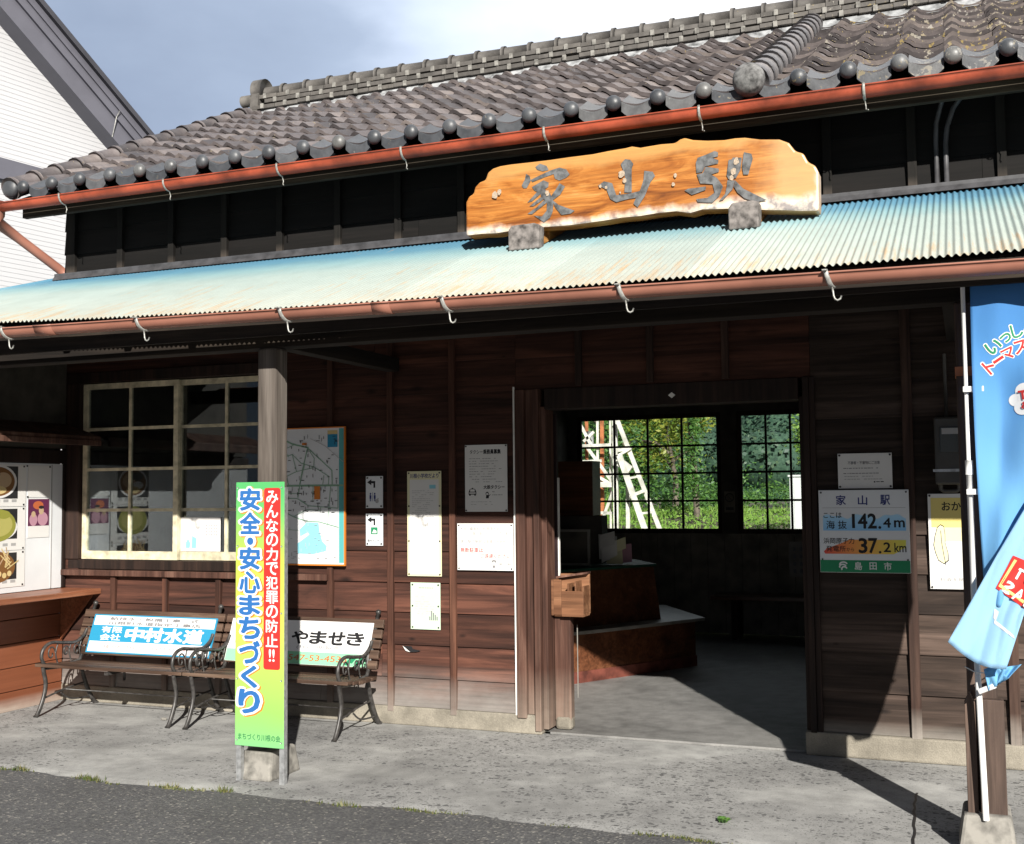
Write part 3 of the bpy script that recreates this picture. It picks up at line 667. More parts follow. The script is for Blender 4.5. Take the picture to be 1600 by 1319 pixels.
# ridge: three courses of flat tiles under a round cap
rg = MB(); zr = roof_z(YR) + .02; xr0, xr1 = -3.75, XR + .1
for c in range(3):
    x = xr0 + (.13 if c % 2 else 0); hw = .165 - .024 * c; z = zr - .01 + .058 * c
    while x < xr1:
        xe = min(xr1, x + .262); j = random.gauss(0, .004); k = random.gauss(0, .003)
        rg.box(x, xe - .003, YR - hw + j, YR + hw, z + k, z + .038 + k); rg.box(x + .11, x + .145, YR - hw - .020, YR - hw, z - .010, z + .040, 1); x = xe
rg.build('ridge', ['ridge_tile', 'ridge_clip'], ROOF, .003)
mo = MB(); mo.prism([(xr0 + .05, YR - .21, roof_z(YR - .21) + .01), (xr0 + .05, YR - .13, zr - .012), (xr0 + .05, YR + .13, zr - .012), (xr0 + .05, YR + .21, roof_z(YR - .21) + .01)], (xr1 - xr0 - .1, 0, 0))
mo.build('ridge_mortar', 'mortar', ROOF)
rc = MB(); x = xr0; zc = zr + .058 * 3 + .012
while x < xr1:
    xe = min(xr1, x + .262); rc.tube([(x, YR, zc), (xe, YR, zc)], [.070, .066], 14); rc.tube([(x, YR, zc), (x + .035, YR, zc)], .083, 14); x = xe
rc.build('ridge_cap', 'ridge_tile', ROOF)
oe = MB(); oe.prism([(xr0 - .03, YR - .17, zr - .06), (xr0 - .03, YR + .17, zr - .06), (xr0 - .03, YR + .13, zr + .16), (xr0 - .03, YR - .13, zr + .16)], (.09, 0, 0))
oe.tube([(xr0 - .05, YR, zc + .03), (xr0 + .07, YR, zc + .03)], .125, 20); oe.tube([(xr0 - .20, YR - .03, zr + .135), (xr0 + .04, YR - .03, zr + .135)], .058, 14)
oe.build('ridge_end_tile', 'ridge_tile', ROOF)
# eaves board, rafter ends
eb = MB(); eb.box(-3.78, XR + .1, YE + .06, YE + .10, 3.585, 3.70); eb.build('eaves_board', 'eaves', ST, .003)
es = MB(); es.box(-3.78, XR + .1, YE + .101, -.03, 3.672, 3.69)
es.build('eaves_soffit', 'rafter', ST)
def half_gutter(mb, x0, x1, zf, y, r, lip=.006, n=12, seg=40):
    prof = [(math.cos(math.pi + math.pi * i / n) * r, math.sin(math.pi + math.pi * i / n) * r) for i in range(n + 1)]
    prof = [(-r - lip, lip)] + [(-r - lip, -.001)] + prof + [(r, lip)]
    inner = [(a * .93, b * .93 + .002) for a, b in prof[::-1]]
    loop = prof + inner; m = len(loop); vs = []; fs = []
    for s in range(seg + 1):
        x = x0 + (x1 - x0) * s / seg
        for a, b in loop: vs.append((x, y + a, zf(x) + b))
    for s in range(seg):
        for i in range(m): fs.append((s * m + i, s * m + (i + 1) % m, (s + 1) * m + (i + 1) % m, (s + 1) * m + i))
    fs += [tuple(range(m - 1, -1, -1)), tuple(range(seg * m, seg * m + m))]
    mb.add(vs, fs, 0, True); return mb
GY = -.475
ug = half_gutter(MB(), -3.86, XR + .1, lambda x: 3.660, GY, .052); 
UG = ug.build('eave_gutter', 'gutter_red', ST)
for x in (-3.252, -2.34, -1.43, -.52, .43, 1.36, 2.25, 3.16, 4.08):
    h = MB(); p = [(x, GY - .060 * math.cos(a), 3.66 - .060 * math.sin(a)) for a in [R(-12 + 14 * i) for i in range(9)]]
    h.tube(p, .008, 6, squash=.35, up=(1, 0, 0)); e_ = Vector(p[-1]); h.tube([e_, e_ + Vector((.004, .01, -.03)), e_ + Vector((.006, .0, -.055)), e_ + Vector((.018, -.012, -.06))], .0035, 6)
    h.build('gutter_hook', 'hook', UG)
dp = MB(); dp.tube([(-3.90, GY, 3.69), (-3.90, GY, 3.58), (-3.90, GY + .01, 3.545), (-3.885, GY + .03, 3.52)], [.068, .062, .05, .042], 14)
dp.tube([(-3.89, GY + .01, 3.535), (-3.83, -.32, 3.44), (-3.72, -.03, 3.255), (-3.705, .02, 3.22)], [.045, .036, .036, .036], 12)
dp.build('downpipe', 'gutter_brown', ST)
cd = MB()
cd.tube([(2.594, -.045, 3.17), (2.595, -.045, 3.45), (2.60, -.05, 3.55), (2.625, -.06, 3.64), (2.64, -.08, 3.68)], .013, 8); cd.build('conduit', 'flashing', ST)
cd = MB(); cd.tube([(2.645, -.045, 3.165), (2.645, -.045, 3.43), (2.655, -.05, 3.52), (2.69, -.06, 3.62), (2.74, -.08, 3.68)], .014, 8); cd.build('conduit', 'flashing', ST)

# canopy
CZ0, CS = 3.175, 0.408
def sag(x): return .0058 * min(0, x - .7) ** 2
YC = -1.72
def can(x, y): return CZ0 + CS * y + (y / YC) * sag(x)
cv = MB(); pit = .032; per = 6; nx = int((XR + .2 + 5.3) / pit) * per; vs = []; fs = []; nr = 6
for i in range(nx + 1):
    x = -5.35 + i * pit / per; yt = -.03 if x > -3.70 else (x + 3.67)
    yt = max(yt, YC)
    for j in range(nr + 1):
        y = yt + (YC - yt) * j / nr
        vs.append((x, y, can(x, y) + .0065 * math.cos(2 * math.pi * i / per)))
for i in range(nx):
    for j in range(nr): fs.append((i * (nr + 1) + j, i * (nr + 1) + j + 1, (i + 1) * (nr + 1) + j + 1, (i + 1) * (nr + 1) + j))
cv.add(vs, fs, 0, True)
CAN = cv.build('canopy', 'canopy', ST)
# side slope beyond the hip
cs_ = MB(); vs = []; fs = []; ny = 260
for i in range(ny + 1):
    y = -1.70 + 5.0 * i / ny; xt = -3.70 if y > -.03 else (-3.67 + y); xt = max(xt, -5.37)
    for j in range(4):
        x = xt + (-5.37 - xt) * j / 3; vs.append((x - .004, y, CZ0 + CS * (x + 3.67) + .0065 * math.cos(2 * math.pi * y / pit)))
for i in range(ny):
    for j in range(3): fs.append((i * 4 + j, (i + 1) * 4 + j, (i + 1) * 4 + j + 1, i * 4 + j + 1))
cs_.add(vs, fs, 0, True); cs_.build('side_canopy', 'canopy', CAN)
sl_ = MB(); sl_.grid(lambda u, v: Vector((max(-5.3, -3.71 if -1.68 + 5 * u > -.03 else -5.35 + 5 * u + .0) * (1 - v) - 5.36 * v, -1.68 + 5 * u, CZ0 - .03 + CS * (max(-5.3, -3.71 if -1.68 + 5 * u > -.03 else -5.35 + 5 * u) * (1 - v) - 5.36 * v + 3.67))), 50, 2)
sl_.build('side_lining', 'rafter', CAN)
hc = MB(); hc.tube([(-3.66, .0, CZ0 + .012), (-5.37, -1.70, CZ0 - CS * 1.70 + .05)], .016, 8); hc.build('hip_flashing', 'canopy', CAN)
fl = MB(); fl.box(-3.72, XR + .1, -.075, -.026, 3.186, 3.206); fl.add([(-3.72, -.075, 3.186), (XR + .1, -.075, 3.186), (XR + .1, -.10, 3.152), (-3.72, -.10, 3.152)], [(0, 3, 2, 1)])
fl.build('flashing', 'flashing', CAN)
cb = MB(); cb.box(-5.2, XR + .1, -1.475, -1.355, 2.315, 2.425); cb.build('front_beam', 'beam', CAN, .004)
fb = MB(); fb.box(-5.3, XR + .1, YC + .03, YC + .055, 2.345, 2.452); fb.build('fascia_board', 'beam', CAN, .003)
for x in [-.84 + 3.5 * i / 1 for i in (-1, 0, 1)]: MB().box(x - .045, x + .045, -1.355, -.03, 2.32, 2.41).build('tie_beam', 'rafter', CAN, .003)
for i in range(22):
    x = -4.9 + i * .4545
    if x > XR: break
    y0 = -.05 if x > -3.7 else x + 3.62
    MB().beam((x, y0, can(x, y0) - .055), (x, YC + .06, can(x, YC + .06) - .055), .045, .06).build('rafter', 'rafter', CAN)
ub = MB()
def lin(u, v):
    x = -5.2 + (XR + 5.2) * u; yt = max(YC + .03, -.03 if x > -3.7 else x + 3.67); y = yt + (YC + .03 - yt) * v
    return Vector((x, y, can(x, y) - .022))
ub.grid(lin, 60, 2)
ub.build('canopy_lining', 'rafter', CAN)
def gz(x): return 2.430 - .0115 * (x - .77)
GC = -1.815
CG = half_gutter(MB(), -5.4, XR + .2, gz, GC, .046, .006).build('canopy_gutter', 'gutter_brown', ST)
for x, l in ((-2.15, .13), (.0, .10)): 
    j = half_gutter(MB(), x, x + l, lambda q: gz(q) - .0, GC, .049, .006, 12, 1).build('gutter_joint', 'gutter_brown', CG)
for x in (-2.375, -1.42, -.515, .395, 1.275, 2.18, 3.09, 4.0):
    h = MB(); z0 = gz(x)
    p = [(x - .012 + .03 * i / 8, GC - .056 * math.cos(a), z0 - .056 * math.sin(a)) for i, a in enumerate([R(-14 + 15 * i) for i in range(9)])]
    h.tube(p, .0105, 6, squash=.3, up=(1, 0, 0)); h.box(x - .022, x - .004, GC - .08, GC + .02, z0 + .007, z0 + .012)
    e_ = Vector(p[6]); k = [e_, e_ + Vector((.004, .0, -.022)), e_ + Vector((.006, -.0, -.040)), e_ + Vector((.011, -.0, -.053)), e_ + Vector((.022, -.0, -.059)), e_ + Vector((.033, -.0, -.053)), e_ + Vector((.038, -.0, -.040))]
    h.tube(k, .0042, 6); h.build('gutter_hook', 'hook', CG)
# canopy posts
def post(x0, mat, boards):
    p = MB(); p.box(x0, x0 + .12, -1.475, -1.355, .12, 2.315); PO = p.build('canopy_post', mat, ST, .012)
    q = MB(); q.add([(x0 - .055, -1.60, -.002), (x0 + .175, -1.60, -.002), (x0 + .175, -1.30, -.002), (x0 - .055, -1.30, -.002), (x0 - .03, -1.56, .145), (x0 + .155, -1.56, .145), (x0 + .155, -1.32, .145), (x0 - .03, -1.32, .145)],
                    [(0, 3, 2, 1), (4, 5, 6, 7), (0, 1, 5, 4), (1, 2, 6, 5), (2, 3, 7, 6), (3, 0, 4, 7)]); q.build('post_base', 'stone_base', PO, .015)
    if boards:
        b = MB(); b.box(x0 + .040, x0 + .142, -1.525, -1.478, .10, .615); b.build('brace_board', 'post_brown', PO, .004)
        b = MB(); b.prism([(x0 - .012, -1.53, .10), (x0 + .030, -1.53, .10), (x0 + .030, -1.53, .60), (x0 + .009, -1.53, .645), (x0 - .012, -1.53, .60)], (0, .052, 0)); b.build('brace_board', 'post_brown', PO, .003)
        b = MB(); b.box(x0 - .004, x0 + .124, -1.481, -1.349, 1.99, 2.03); b.build('metal_band', 'rust', PO)
post(-.925, 'post', False); post(2.665, 'post_brown', True); post(-4.6, 'post', False)

# ------------------------------------------------------------------ name board on the canopy
NB = (0.0, -.55, 3.0)
nb = thing('name_board', 'long varnished orange wooden name board lettered in brush characters, standing on the canopy', 'sign', NB)
def c3(x, y): return (700 + x / 5.3333, 200 + y / 5.3333)
def c4(x, y): return (1000 + x / 5.3333, 190 + y / 5.3333)
out = [c3(*p) for p in ((150, 900), (148, 620), (172, 570), (210, 545), (224, 490), (262, 450), (310, 430), (330, 370), (372, 335), (430, 315), (520, 300), (700, 280), (850, 262), (1000, 240), (1200, 215), (1350, 185), (1470, 165), (1530, 150))]
out += [c4(*p) for p in ((0, 214), (80, 200), (170, 185), (290, 176), (330, 146), (370, 132), (440, 150), (560, 155), (700, 150), (790, 135), (870, 130), (1000, 145), (1160, 145), (1240, 175), (1295, 245), (1360, 262), (1400, 335), (1460, 365), (1487, 420), (1491, 640), (1490, 745), (1340, 748), (1200, 742), (1050, 740), (900, 735), (720, 730), (520, 735), (420, 765), (300, 750), (150, 765), (0, 790))]
out += [c3(*p) for p in ((1450, 750), (1300, 775), (1150, 795), (1000, 815), (850, 825), (700, 840), (560, 855), (400, 880), (280, 885))]
pts = [at(px, py, -.55) for px, py in out]
MB().prism(pts[::-1], (0, .12, 0)).build('slab', 'nameboard', nb, .012)
strokes = [[c3(*p) for p in s_] for s_ in (
    [(728, 325), (765, 298), (822, 316), (838, 350), (790, 362), (742, 348)],
    [(690, 432), (780, 388), (860, 352), (930, 330), (985, 345), (1015, 388), (985, 415), (930, 438), (892, 424), (880, 384), (800, 412), (702, 452)],
    [(650, 383), (680, 398), (690, 440), (656, 502), (628, 503), (614, 480), (640, 430)],
    [(700, 492), (795, 436), (840, 455), (836, 490), (792, 522), (770, 546), (720, 522)],
    [(752, 522), (782, 540), (700, 612), (660, 622), (700, 580)], [(788, 565), (806, 588), (712, 652), (678, 654), (730, 610)], [(800, 600), (832, 615), (700, 720), (662, 716), (740, 660)],
    [(788, 500), (850, 545), (880, 620), (872, 700), (850, 748), (800, 786), (715, 730), (782, 738), (822, 690), (824, 620), (772, 560)],
    [(930, 460), (975, 488), (935, 555), (872, 602), (850, 580), (893, 520)], [(872, 602), (920, 640), (1056, 690), (1022, 714), (945, 725), (892, 660)],
    [(1440, 300), (1475, 260), (1518, 265), (1545, 300), (1531, 340), (1531, 538), (1470, 538), (1476, 400)],
    [(1250, 480), (1300, 445), (1368, 460), (1402, 560), (1520, 545), (1610, 522), (1604, 576), (1500, 592), (1402, 620), (1352, 592), (1320, 510)],
    [(1635, 357), (1706, 365), (1725, 400), (1690, 447), (1640, 567), (1580, 662), (1545, 632), (1572, 570), (1602, 515), (1630, 430)])]
strokes += [[c4(*p) for p in s_] for s_ in (
    [(480, 302), (560, 272), (620, 246), (650, 256), (650, 290), (600, 302), (655, 322), (650, 350), (545, 372), (520, 420), (470, 430), (465, 345)],
    [(548, 376), (655, 392), (658, 420), (592, 440), (642, 470), (692, 540), (662, 620), (602, 676), (482, 672), (468, 646), (562, 636), (622, 592), (606, 522), (502, 516), (472, 440), (522, 430)],
    [(370, 575), (400, 560), (550, 541), (546, 570), (432, 612)],
    [(722, 450), (738, 320), (762, 316), (775, 300), (848, 300), (838, 400), (800, 470), (740, 482)], [(866, 255), (928, 268), (940, 310), (902, 442), (862, 442), (850, 372)],
    [(728, 490), (792, 490), (772, 562), (692, 652), (658, 662), (710, 602), (724, 540)], [(794, 490), (862, 560), (1060, 655), (962, 672), (872, 640), (812, 592), (782, 540)])]
for g0, g1 in ((0, 10), (10, 13), (13, len(strokes))):
    ch = MB()
    for i in range(g0, g1): ch.poly([at(px, py, -.5532 - .0003 * i) for px, py in strokes[i]][::-1])
    ch.build('brush_character', 'char_grey', nb)
for i, (px, py, r) in enumerate(((971, 272, 9), (976, 282, 6), (855, 302, 6), (938, 291, 4), (947, 293, 4), (969, 301, 2.5), (1055, 274, 5), (1052, 288, 4.5), (1146, 268, 8), (1150, 252, 8), (1143, 278, 6), (773, 305, 9), (780, 300, 7))):
    c = at(px, py, -.5602 - .0002 * i); q = []
    for a in range(14): rr_ = r / 360 * random.uniform(.75, 1.1); q.append(c + Vector((math.cos(a * .4488) * rr_ * .75, 0, math.sin(a * .4488) * rr_)))
    MB().poly(q).build('worn_patch', 'worn', nb)
for px0, px1, pyt, pyb in ((795, 842, 352, 391), (1139, 1185, 321, 362)):
    a = at(px0, pyb, -.63); b = at(px1, pyt, -.63); xa, xb = a.x, b.x
    lg = MB(); z1 = can(xa, -.63) + .155; lg.prism([(xa, -.64, can(xa, -.64) + .008), (xb, -.64, can(xa, -.64) + .008), (xb + .005, -.64, z1 - .012), (xb - .03, -.64, z1), (xa + .02, -.64, z1 - .004), (xa, -.64, z1 - .03)], (0, .092, 0))
    lg.build('support_block', 'log_end', nb, .008)
    ls = MB(); ls.prism([(xa + .012, -.547, can(xa, -.547) + .006), (xa + .012, -.10, can(xa, -.10) + .006), (xa + .012, -.10, 3.17), (xa + .012, -.43, 3.17), (xa + .012, -.43, 3.02), (xa + .012, -.547, 3.02)], (xb - xa - .02, 0, 0)); ls.build('support_arm', 'log_side', nb, .004)

# ------------------------------------------------------------------ neighbouring gabled house
P0 = Vector((-6.47, 2.245, 0)); D = Vector((.174, .985, 0)).normalized(); NN = Vector((D.y, -D.x, 0))
gh = thing('gabled_house', 'white clapboard house with dark grey sloping roof edge rising behind the station', 'house', (P0.x, P0.y, 0))
def hp(s, z, o=0.0): return P0 + D * s + NN * o + UZ * z
def rl(s): return 6.62 - .705 * s if s > -1.6 else 6.62 - .705 * -1.6 + .705 * (s + 1.6)
hw = MB(); z = 0.0; rows_ = []
while z < 7.9:
    a, b = z, z + .050
    def ends(zz):
        smax = (6.30 - zz) / .705; smin = -3.2 - smax
        return max(smin, -5.4), min(smax, 4.2)
    (l0, h0), (l1, h1) = ends(a), ends(b)
    if h1 > l1: hw.add([hp(l0, a, .005), hp(h0, a, .005), hp(h1, b, .002), hp(l1, b, .002), hp(l0, a, 0), hp(h0, a, 0)], [(0, 1, 2, 3), (4, 5, 1, 0)])
    z += .050
hw.build('wall', 'siding_w', gh)
core = MB(); core.prism([hp(-5.4, 0, -.02), hp(4.2, 0, -.02), hp(4.2, 3.3, -.02), hp(-1.6, 7.4, -.02), hp(-5.4, 4.7, -.02)], tuple(NN * -6)); core.build('house_body', 'siding_w', gh)
rf = MB()
for o, dz0, dz1, m_ in ((.22, -.36, -.12, 0), (.25, -.12, -.01, 0), (.27, -.01, .08, 0), (.32, .08, .15, 1)):
    for s0, s1 in ((-1.6, 5.2), (-1.6, -6.2)):
        a0, a1 = rl(s0) + (0.0), rl(s1)
        if s1 < s0: a1 = rl(-1.6) - .705 * (abs(s1) - 1.6)
        rf.prism([hp(s0, a0 + dz0, o), hp(s1, a1 + dz0, o), hp(s1, a1 + dz1, o), hp(s0, a0 + dz1, o)], tuple(NN * -(o + .02 if m_ == 0 else 6.6)), m_)
rf.build('roof_edge', ['barge', 'barge_dark'], gh)
bd = MB(); bd.prism([hp(-5.4, 4.80, .05), hp(2.4, 4.80, .05), hp(2.4, 5.02, .05), hp(-5.4, 5.02, .05)], tuple(NN * -.06)); bd.build('trim_band', 'barge', gh)
sf = MB(); sf.tube([hp(1.02, rl(1.02) - .37, .226), hp(1.05, rl(1.05) - .12, .256), hp(1.08, rl(1.08) - .02, .276)], .005, 5); sf.build('wire', 'hook', gh)

# ------------------------------------------------------------------ kiosk at the left
KX = -3.63
kk = thing('kiosk', 'small lean-to sales booth with orange-brown boards, counter shelf and white menu panel', 'kiosk', (KX, -.6, 0))
kb = MB()
for i, (a, b) in enumerate(((0.0, .135), (.14, .30), (.305, .47), (.475, .64), (.645, .79))): kb.box(KX - .04, KX - .002 * (i % 2), -2.2, -.03, a, b)
kb.build('board_wall', 'kiosk_boards', kk, .004)
MB().box(KX - .5, KX - .045, -2.2, -.03, 0, 2.62).box(KX - .0449, KX - .005, -2.2, -.02, 1.87, 2.60).build('booth_body', 'interior_wall', kk)
MB().box(KX - .03, -3.285, -2.2, -.012, .79, .83).build('counter', 'counter_top', kk, .006)
br = MB(); br.prism([(KX + .005, -.06, .787), (-3.33, -.06, .787), (KX + .005, -.06, .45)], (0, .022, 0)); br.build('bracket', 'counter_top', kk)
pw = MB(); pw.box(KX - .04, KX + .004, -2.2, -.06, .835, 1.755); pw.build('menu_panel', 'board_white', kk)
ms = MB(); ms.box(KX + .0045, KX + .009, -.17, -.165, .84, 1.75); ms.build('panel_seam', 'soft_ink', kk)
MB().box(KX - .04, KX + .02, -2.2, -.02, 1.76, 1.86).build('head_rail', 'frame_dark', kk, .004)
MB().box(KX - .04, KX + .012, -.055, -.025, .835, 1.755).build('corner_stile', 'frame_dark', kk, .003)
aw = MB(); aw.prism([(KX, -2.2, 2.03), (-3.30, -2.2, 1.925), (-3.30, -2.2, 1.955), (KX, -2.2, 2.06)], (0, 2.18, 0)); AW = aw.build('awning', 'frame', kk, .004)
MB().box(-3.315, -3.285, -2.2, -.03, 1.885, 1.925).build('awning_batten', 'frame', AW, .003)
KU, KV = Vector((0, 1, 0)), UZ     # facing +X: U x V = +X
def kq(mb, y0, y1, z0, z1, off, mi): mb.add([(KX + off, y0, z0), (KX + off, y1, z0), (KX + off, y1, z1), (KX + off, y0, z1)], [(0, 1, 2, 3)], mi)
def kdisc(mb, y, z, ry, rz, off, mi, n=28): mb.poly([(KX + off, y + math.cos(6.2832 * i / n) * ry, z + math.sin(6.2832 * i / n) * rz) for i in range(n)], mi)
foodm = ['paper', 'pin', 'white_ink', 'soup_ink', 'skin_ink', 'moss_ink', 'moss2_ink', 'gold_ink', 'soft_ink']
def food(label, y0, z0, z1, cz0, build):
    y1 = y0 + .46; f = thing('food_photo', label, 'poster', (KX + .008, (y0 + y1) / 2, z0), 'food photographs on the kiosk panel')
    MB().box(KX + .0055, KX + .008, y0, y1, z0, z1).build('sheet', 'paper', f)
    p = MB(); kq(p, y0 + .01, y1 - .075, cz0, z1 - .012, .0085, 1); build(p, (y0 + y1) / 2 - .03, (cz0 + z1) / 2)
    for i in range(5): kq(p, y0 + .03 + i * .075, y0 + .075 + i * .075, z0 + .03, z0 + .05, .0085, 8)
    p.build('picture', foodm, f)
    s = MB()
    for yy in (y0 + .02, y1 - .02):
        for zz in (z0 + .012, z1 - .012): s.box(KX + .008, KX + .0105, yy - .006, yy + .006, zz - .006, zz + .006)
    s.build('thumbtack', 'pin', f)
def noodle(p, y, z):
    kdisc(p, y, z, .175, .120, .0089, 2); kdisc(p, y, z, .155, .104, .0092, 3); kdisc(p, y + .05, z + .01, .075, .055, .0095, 4); kdisc(p, y - .06, z - .02, .06, .03, .0098, 2); kdisc(p, y, z - .06, .08, .03, .0101, 7); kdisc(p, y - .05, z + .05, .07, .035, .0104, 1)
def greenball(p, y, z):
    kdisc(p, y, z - .03, .185, .095, .0089, 2); kdisc(p, y, z - .015, .172, .115, .0092, 5); kdisc(p, y + .01, z - .01, .13, .085, .0095, 6); kdisc(p, y + .06, z + .06, .06, .03, .0098, 5)
def skewers(p, y, z):
    kdisc(p, y, z - .01, .17, .11, .0089, 3); rnd = random.Random(3)
    for i in range(26):
        a = rnd.uniform(.4, 2.7); b = Vector((KX + .0092 + .0001 * i, y + rnd.uniform(-.13, .13), z + rnd.uniform(-.06, .05))); d = Vector((0, math.cos(a), math.sin(a))) * rnd.uniform(.06, .12); w = Vector((0, -math.sin(a), math.cos(a))) * .004
        p.add([b - w, b + w, b + d + w, b + d - w], [(0, 1, 2, 3)], 7 if i % 3 else 4)
    for i in range(4): kdisc(p, y - .02 + .045 * i, z - .07 + .012 * (i % 2), .02, .02, .0125 + .0002 * i, 7)
food('photo sheet of a noodle soup bowl, topmost on the white kiosk panel', -.88, 1.445, 1.742, 1.50, noodle)
food('photo sheet of a green rice mound on a plate, between soup and skewer photos', -.88, 1.135, 1.440, 1.215, greenball)
food('photo sheet of skewered snacks in a pot, lowest on the kiosk panel', -.88, .875, 1.130, .93, skewers)
sn = thing('snapshot', 'small plum-tinted photo of two people pinned on the kiosk panel', 'photo', (KX + .008, -.29, 1.22))
MB().box(KX + .0055, KX + .008, -.40, -.19, 1.215, 1.50).build('sheet', 'paper', sn)
p = MB(); kq(p, -.397, -.193, 1.30, 1.495, .0085, 0); kdisc(p, -.345, 1.345, .038, .045, .0088, 1); kdisc(p, -.345, 1.385, .020, .022, .0091, 2); kdisc(p, -.255, 1.35, .05, .05, .0088, 1); kdisc(p, -.27, 1.41, .024, .028, .0091, 2); kdisc(p, -.30, 1.45, .05, .03, .0088, 3); kdisc(p, -.27, 1.435, .026, .012, .0094, 4)
p.build('picture', ['purple_ink', 'rose_ink', 'skin_ink', 'brick_ink', 'pin'], sn)
ns = thing('blank_sheet', 'plain white sheet pinned above the two-person snapshot on the kiosk', 'notice', (KX + .008, -.30, 1.51))
MB().box(KX + .0055, KX + .0075, -.40, -.185, 1.508, 1.742).build('sheet', 'paper', ns)
s = MB()
for yy, zz in ((-.41, 1.735), (-.19, 1.732), (-.402, 1.512)): s.box(KX + .0075, KX + .0105, yy - .006, yy + .006, zz - .006, zz + .006)
s.build('thumbtack', 'pin', ns)

# ------------------------------------------------------------------ wall signs and notices
def plate(t, x0, x1, z0, z1, y, th, mat, name='panel', bevel=0): return MB().box(x0, x1, -y - th, -y, z0, z1).build(name, mat, t, bevel)
def screws(t, x0, x1, z0, z1, y, inset=.012, r=.006, mids=0):
    s = MB(); zs = [z0 + inset, z1 - inset] + [z0 + (z1 - z0) * (i + 1) / (mids + 1) for i in range(mids)]
    for x in (x0 + inset, x1 - inset):
        for z in zs: s.tube([(x, -y, z), (x, -y - .004, z)], r, 8)
    s.build('pin', 'pin', t)
def lines(mb, x0, x1, z0, z1, n, y, mi=0, h=.005, seed=1, dens=.8):
    rnd = random.Random(seed)
    for i in range(n):
        z = z1 - (z1 - z0) * i / max(1, n - 1); x = x0; xe = x0 + (x1 - x0) * rnd.uniform(.6, 1)
        while x < xe - .006:
            w = rnd.uniform(.006, .02)
            if rnd.random() < dens: mb.add([wv(x, z, y), wv(min(xe, x + w), z, y), wv(min(xe, x + w), z + h, y), wv(x, z + h, y)], [(0, 1, 2, 3)], mi)
            x += w + rnd.uniform(.002, .006)
def rect(mb, x0, x1, z0, z1, y, mi=0): mb.add([wv(x0, z0, y), wv(x1, z0, y), wv(x1, z1, y), wv(x0, z1, y)], [(0, 1, 2, 3)], mi)
def T(mb, body, x0, x1, z0, z1, y, mi=0, bold=0.0): mb.text(body, wv(x0, z0, y), UX, UZ, x1 - x0, z1 - z0, bold, 0, mi)
def Tc(mb, body, x0, x1, z0, z1, y, mi=0, bold=0.0):      # one glyph per cell, left to right
    n = len(body); w = (x1 - x0) / n
    for i, c in enumerate(body):
        if c != ' ': T(mb, c, x0 + w * (i + .04), x0 + w * (i + .96), z0, z1, y, mi, bold)
def ribbon(mb, pts, w, y, mi=0):
    pts = [Vector(p) for p in pts]
    for a, b in zip(pts[:-1], pts[1:]):
        d = (b - a).normalized(); n = Vector((-d.y, d.x)) * (w / 2); a2, b2 = a - d * w * .2, b + d * w * .2
        mb.add([wv(*(a2 - n), y), wv(*(b2 - n), y), wv(*(b2 + n), y), wv(*(a2 + n), y)], [(0, 1, 2, 3)], mi); y += .00002
    return y
def disc(mb, x, z, rx, rz, y, mi=0, n=20): mb.poly([wv(x + math.cos(6.2832 * i / n) * rx, z + math.sin(6.2832 * i / n) * rz, y) for i in range(n)], mi)

# town map
t = thing('town_map_board', 'large illustrated town street map with turquoise lake and orange edge, behind the green board', 'map', (-1.43, -.05, 1.03))
x0, x1, z0, z1 = -1.70, -1.20, 1.037, 1.957
plate(t, x0, x1, z0, z1, .046, .012, 'board_white')
fr = MB(); fr.box(x0 - .008, x1 + .008, -.064, -.046, z0 - .010, z0 - .0005); fr.box(x1 + .0005, x1 + .008, -.064, -.046, z0, z1 + .008); fr.box(x0 - .008, x1, -.064, -.046, z1 + .0005, z1 + .008); fr.build('frame', 'orange_ink', t)
def mp(px, py):   # crop (430,650) scale 5.275 -> board coordinates
    q = at(430 + px / 5.275, 650 + py / 5.275, 0); return (q.x, q.z)
mm = MB(); y = .0586
rect(mm, x1 - .040, x1 - .002, z0 + .01, z1 - .004, y, 0); y += .0003
X_, Z_ = mp(468, 140), mp(550, 258); rect(mm, X_[0], Z_[0], Z_[1], X_[1], y, 1); rect(mm, X_[0], Z_[0], X_[1] - .012, X_[1] + .014, y + .0002, 5); y += .0006
mm.poly([wv(*mp(*p), y) for p in ((300, 875), (395, 880), (405, 960), (425, 1030), (462, 1070), (455, 1110), (350, 1135), (225, 1130), (220, 1050), (320, 975), (310, 955), (245, 990), (238, 935))][::-1], 2); y += .0004
for pts_, w in (([(60, 180), (110, 200), (300, 262), (600, 575)], 0), ([(100, 195), (180, 235), (310, 265)], .011), ([(305, 265), (270, 420), (255, 490), (225, 670)], .008), ([(60, 577), (595, 572)], .013), ([(310, 270), (505, 450), (507, 565)], .007),
                ([(320, 290), (360, 350), (355, 420), (480, 500), (475, 570)], .005), ([(60, 360), (180, 320), (250, 390), (360, 425)], .005), ([(180, 320), (215, 460)], .005), ([(90, 520), (215, 460), (345, 430)], .005), ([(100, 350), (135, 510), (150, 575)], .006),
                ([(495, 575), (490, 640), (470, 900)], .005), ([(555, 575), (555, 760), (440, 750), (310, 740), (220, 680), (60, 680)], .005), ([(220, 680), (290, 720)], .004), ([(60, 760), (190, 830), (300, 865), (400, 870), (560, 915)], .006), ([(410, 780), (300, 770), (190, 830)], .004), ([(415, 750), (410, 780)], .004), ([(350, 580), (350, 700)], .004), ([(440, 490), (430, 570)], .004), ([(285, 400), (240, 560)], .004), ([(150, 340), (110, 280), (200, 240)], .004), ([(60, 640), (220, 640)], .004), ([(60, 930), (230, 940)], .003), ([(560, 915), (560, 1180)], .003)):
    if w: y = ribbon(mm, [mp(*p) for p in pts_], w, y, 3) + .0001
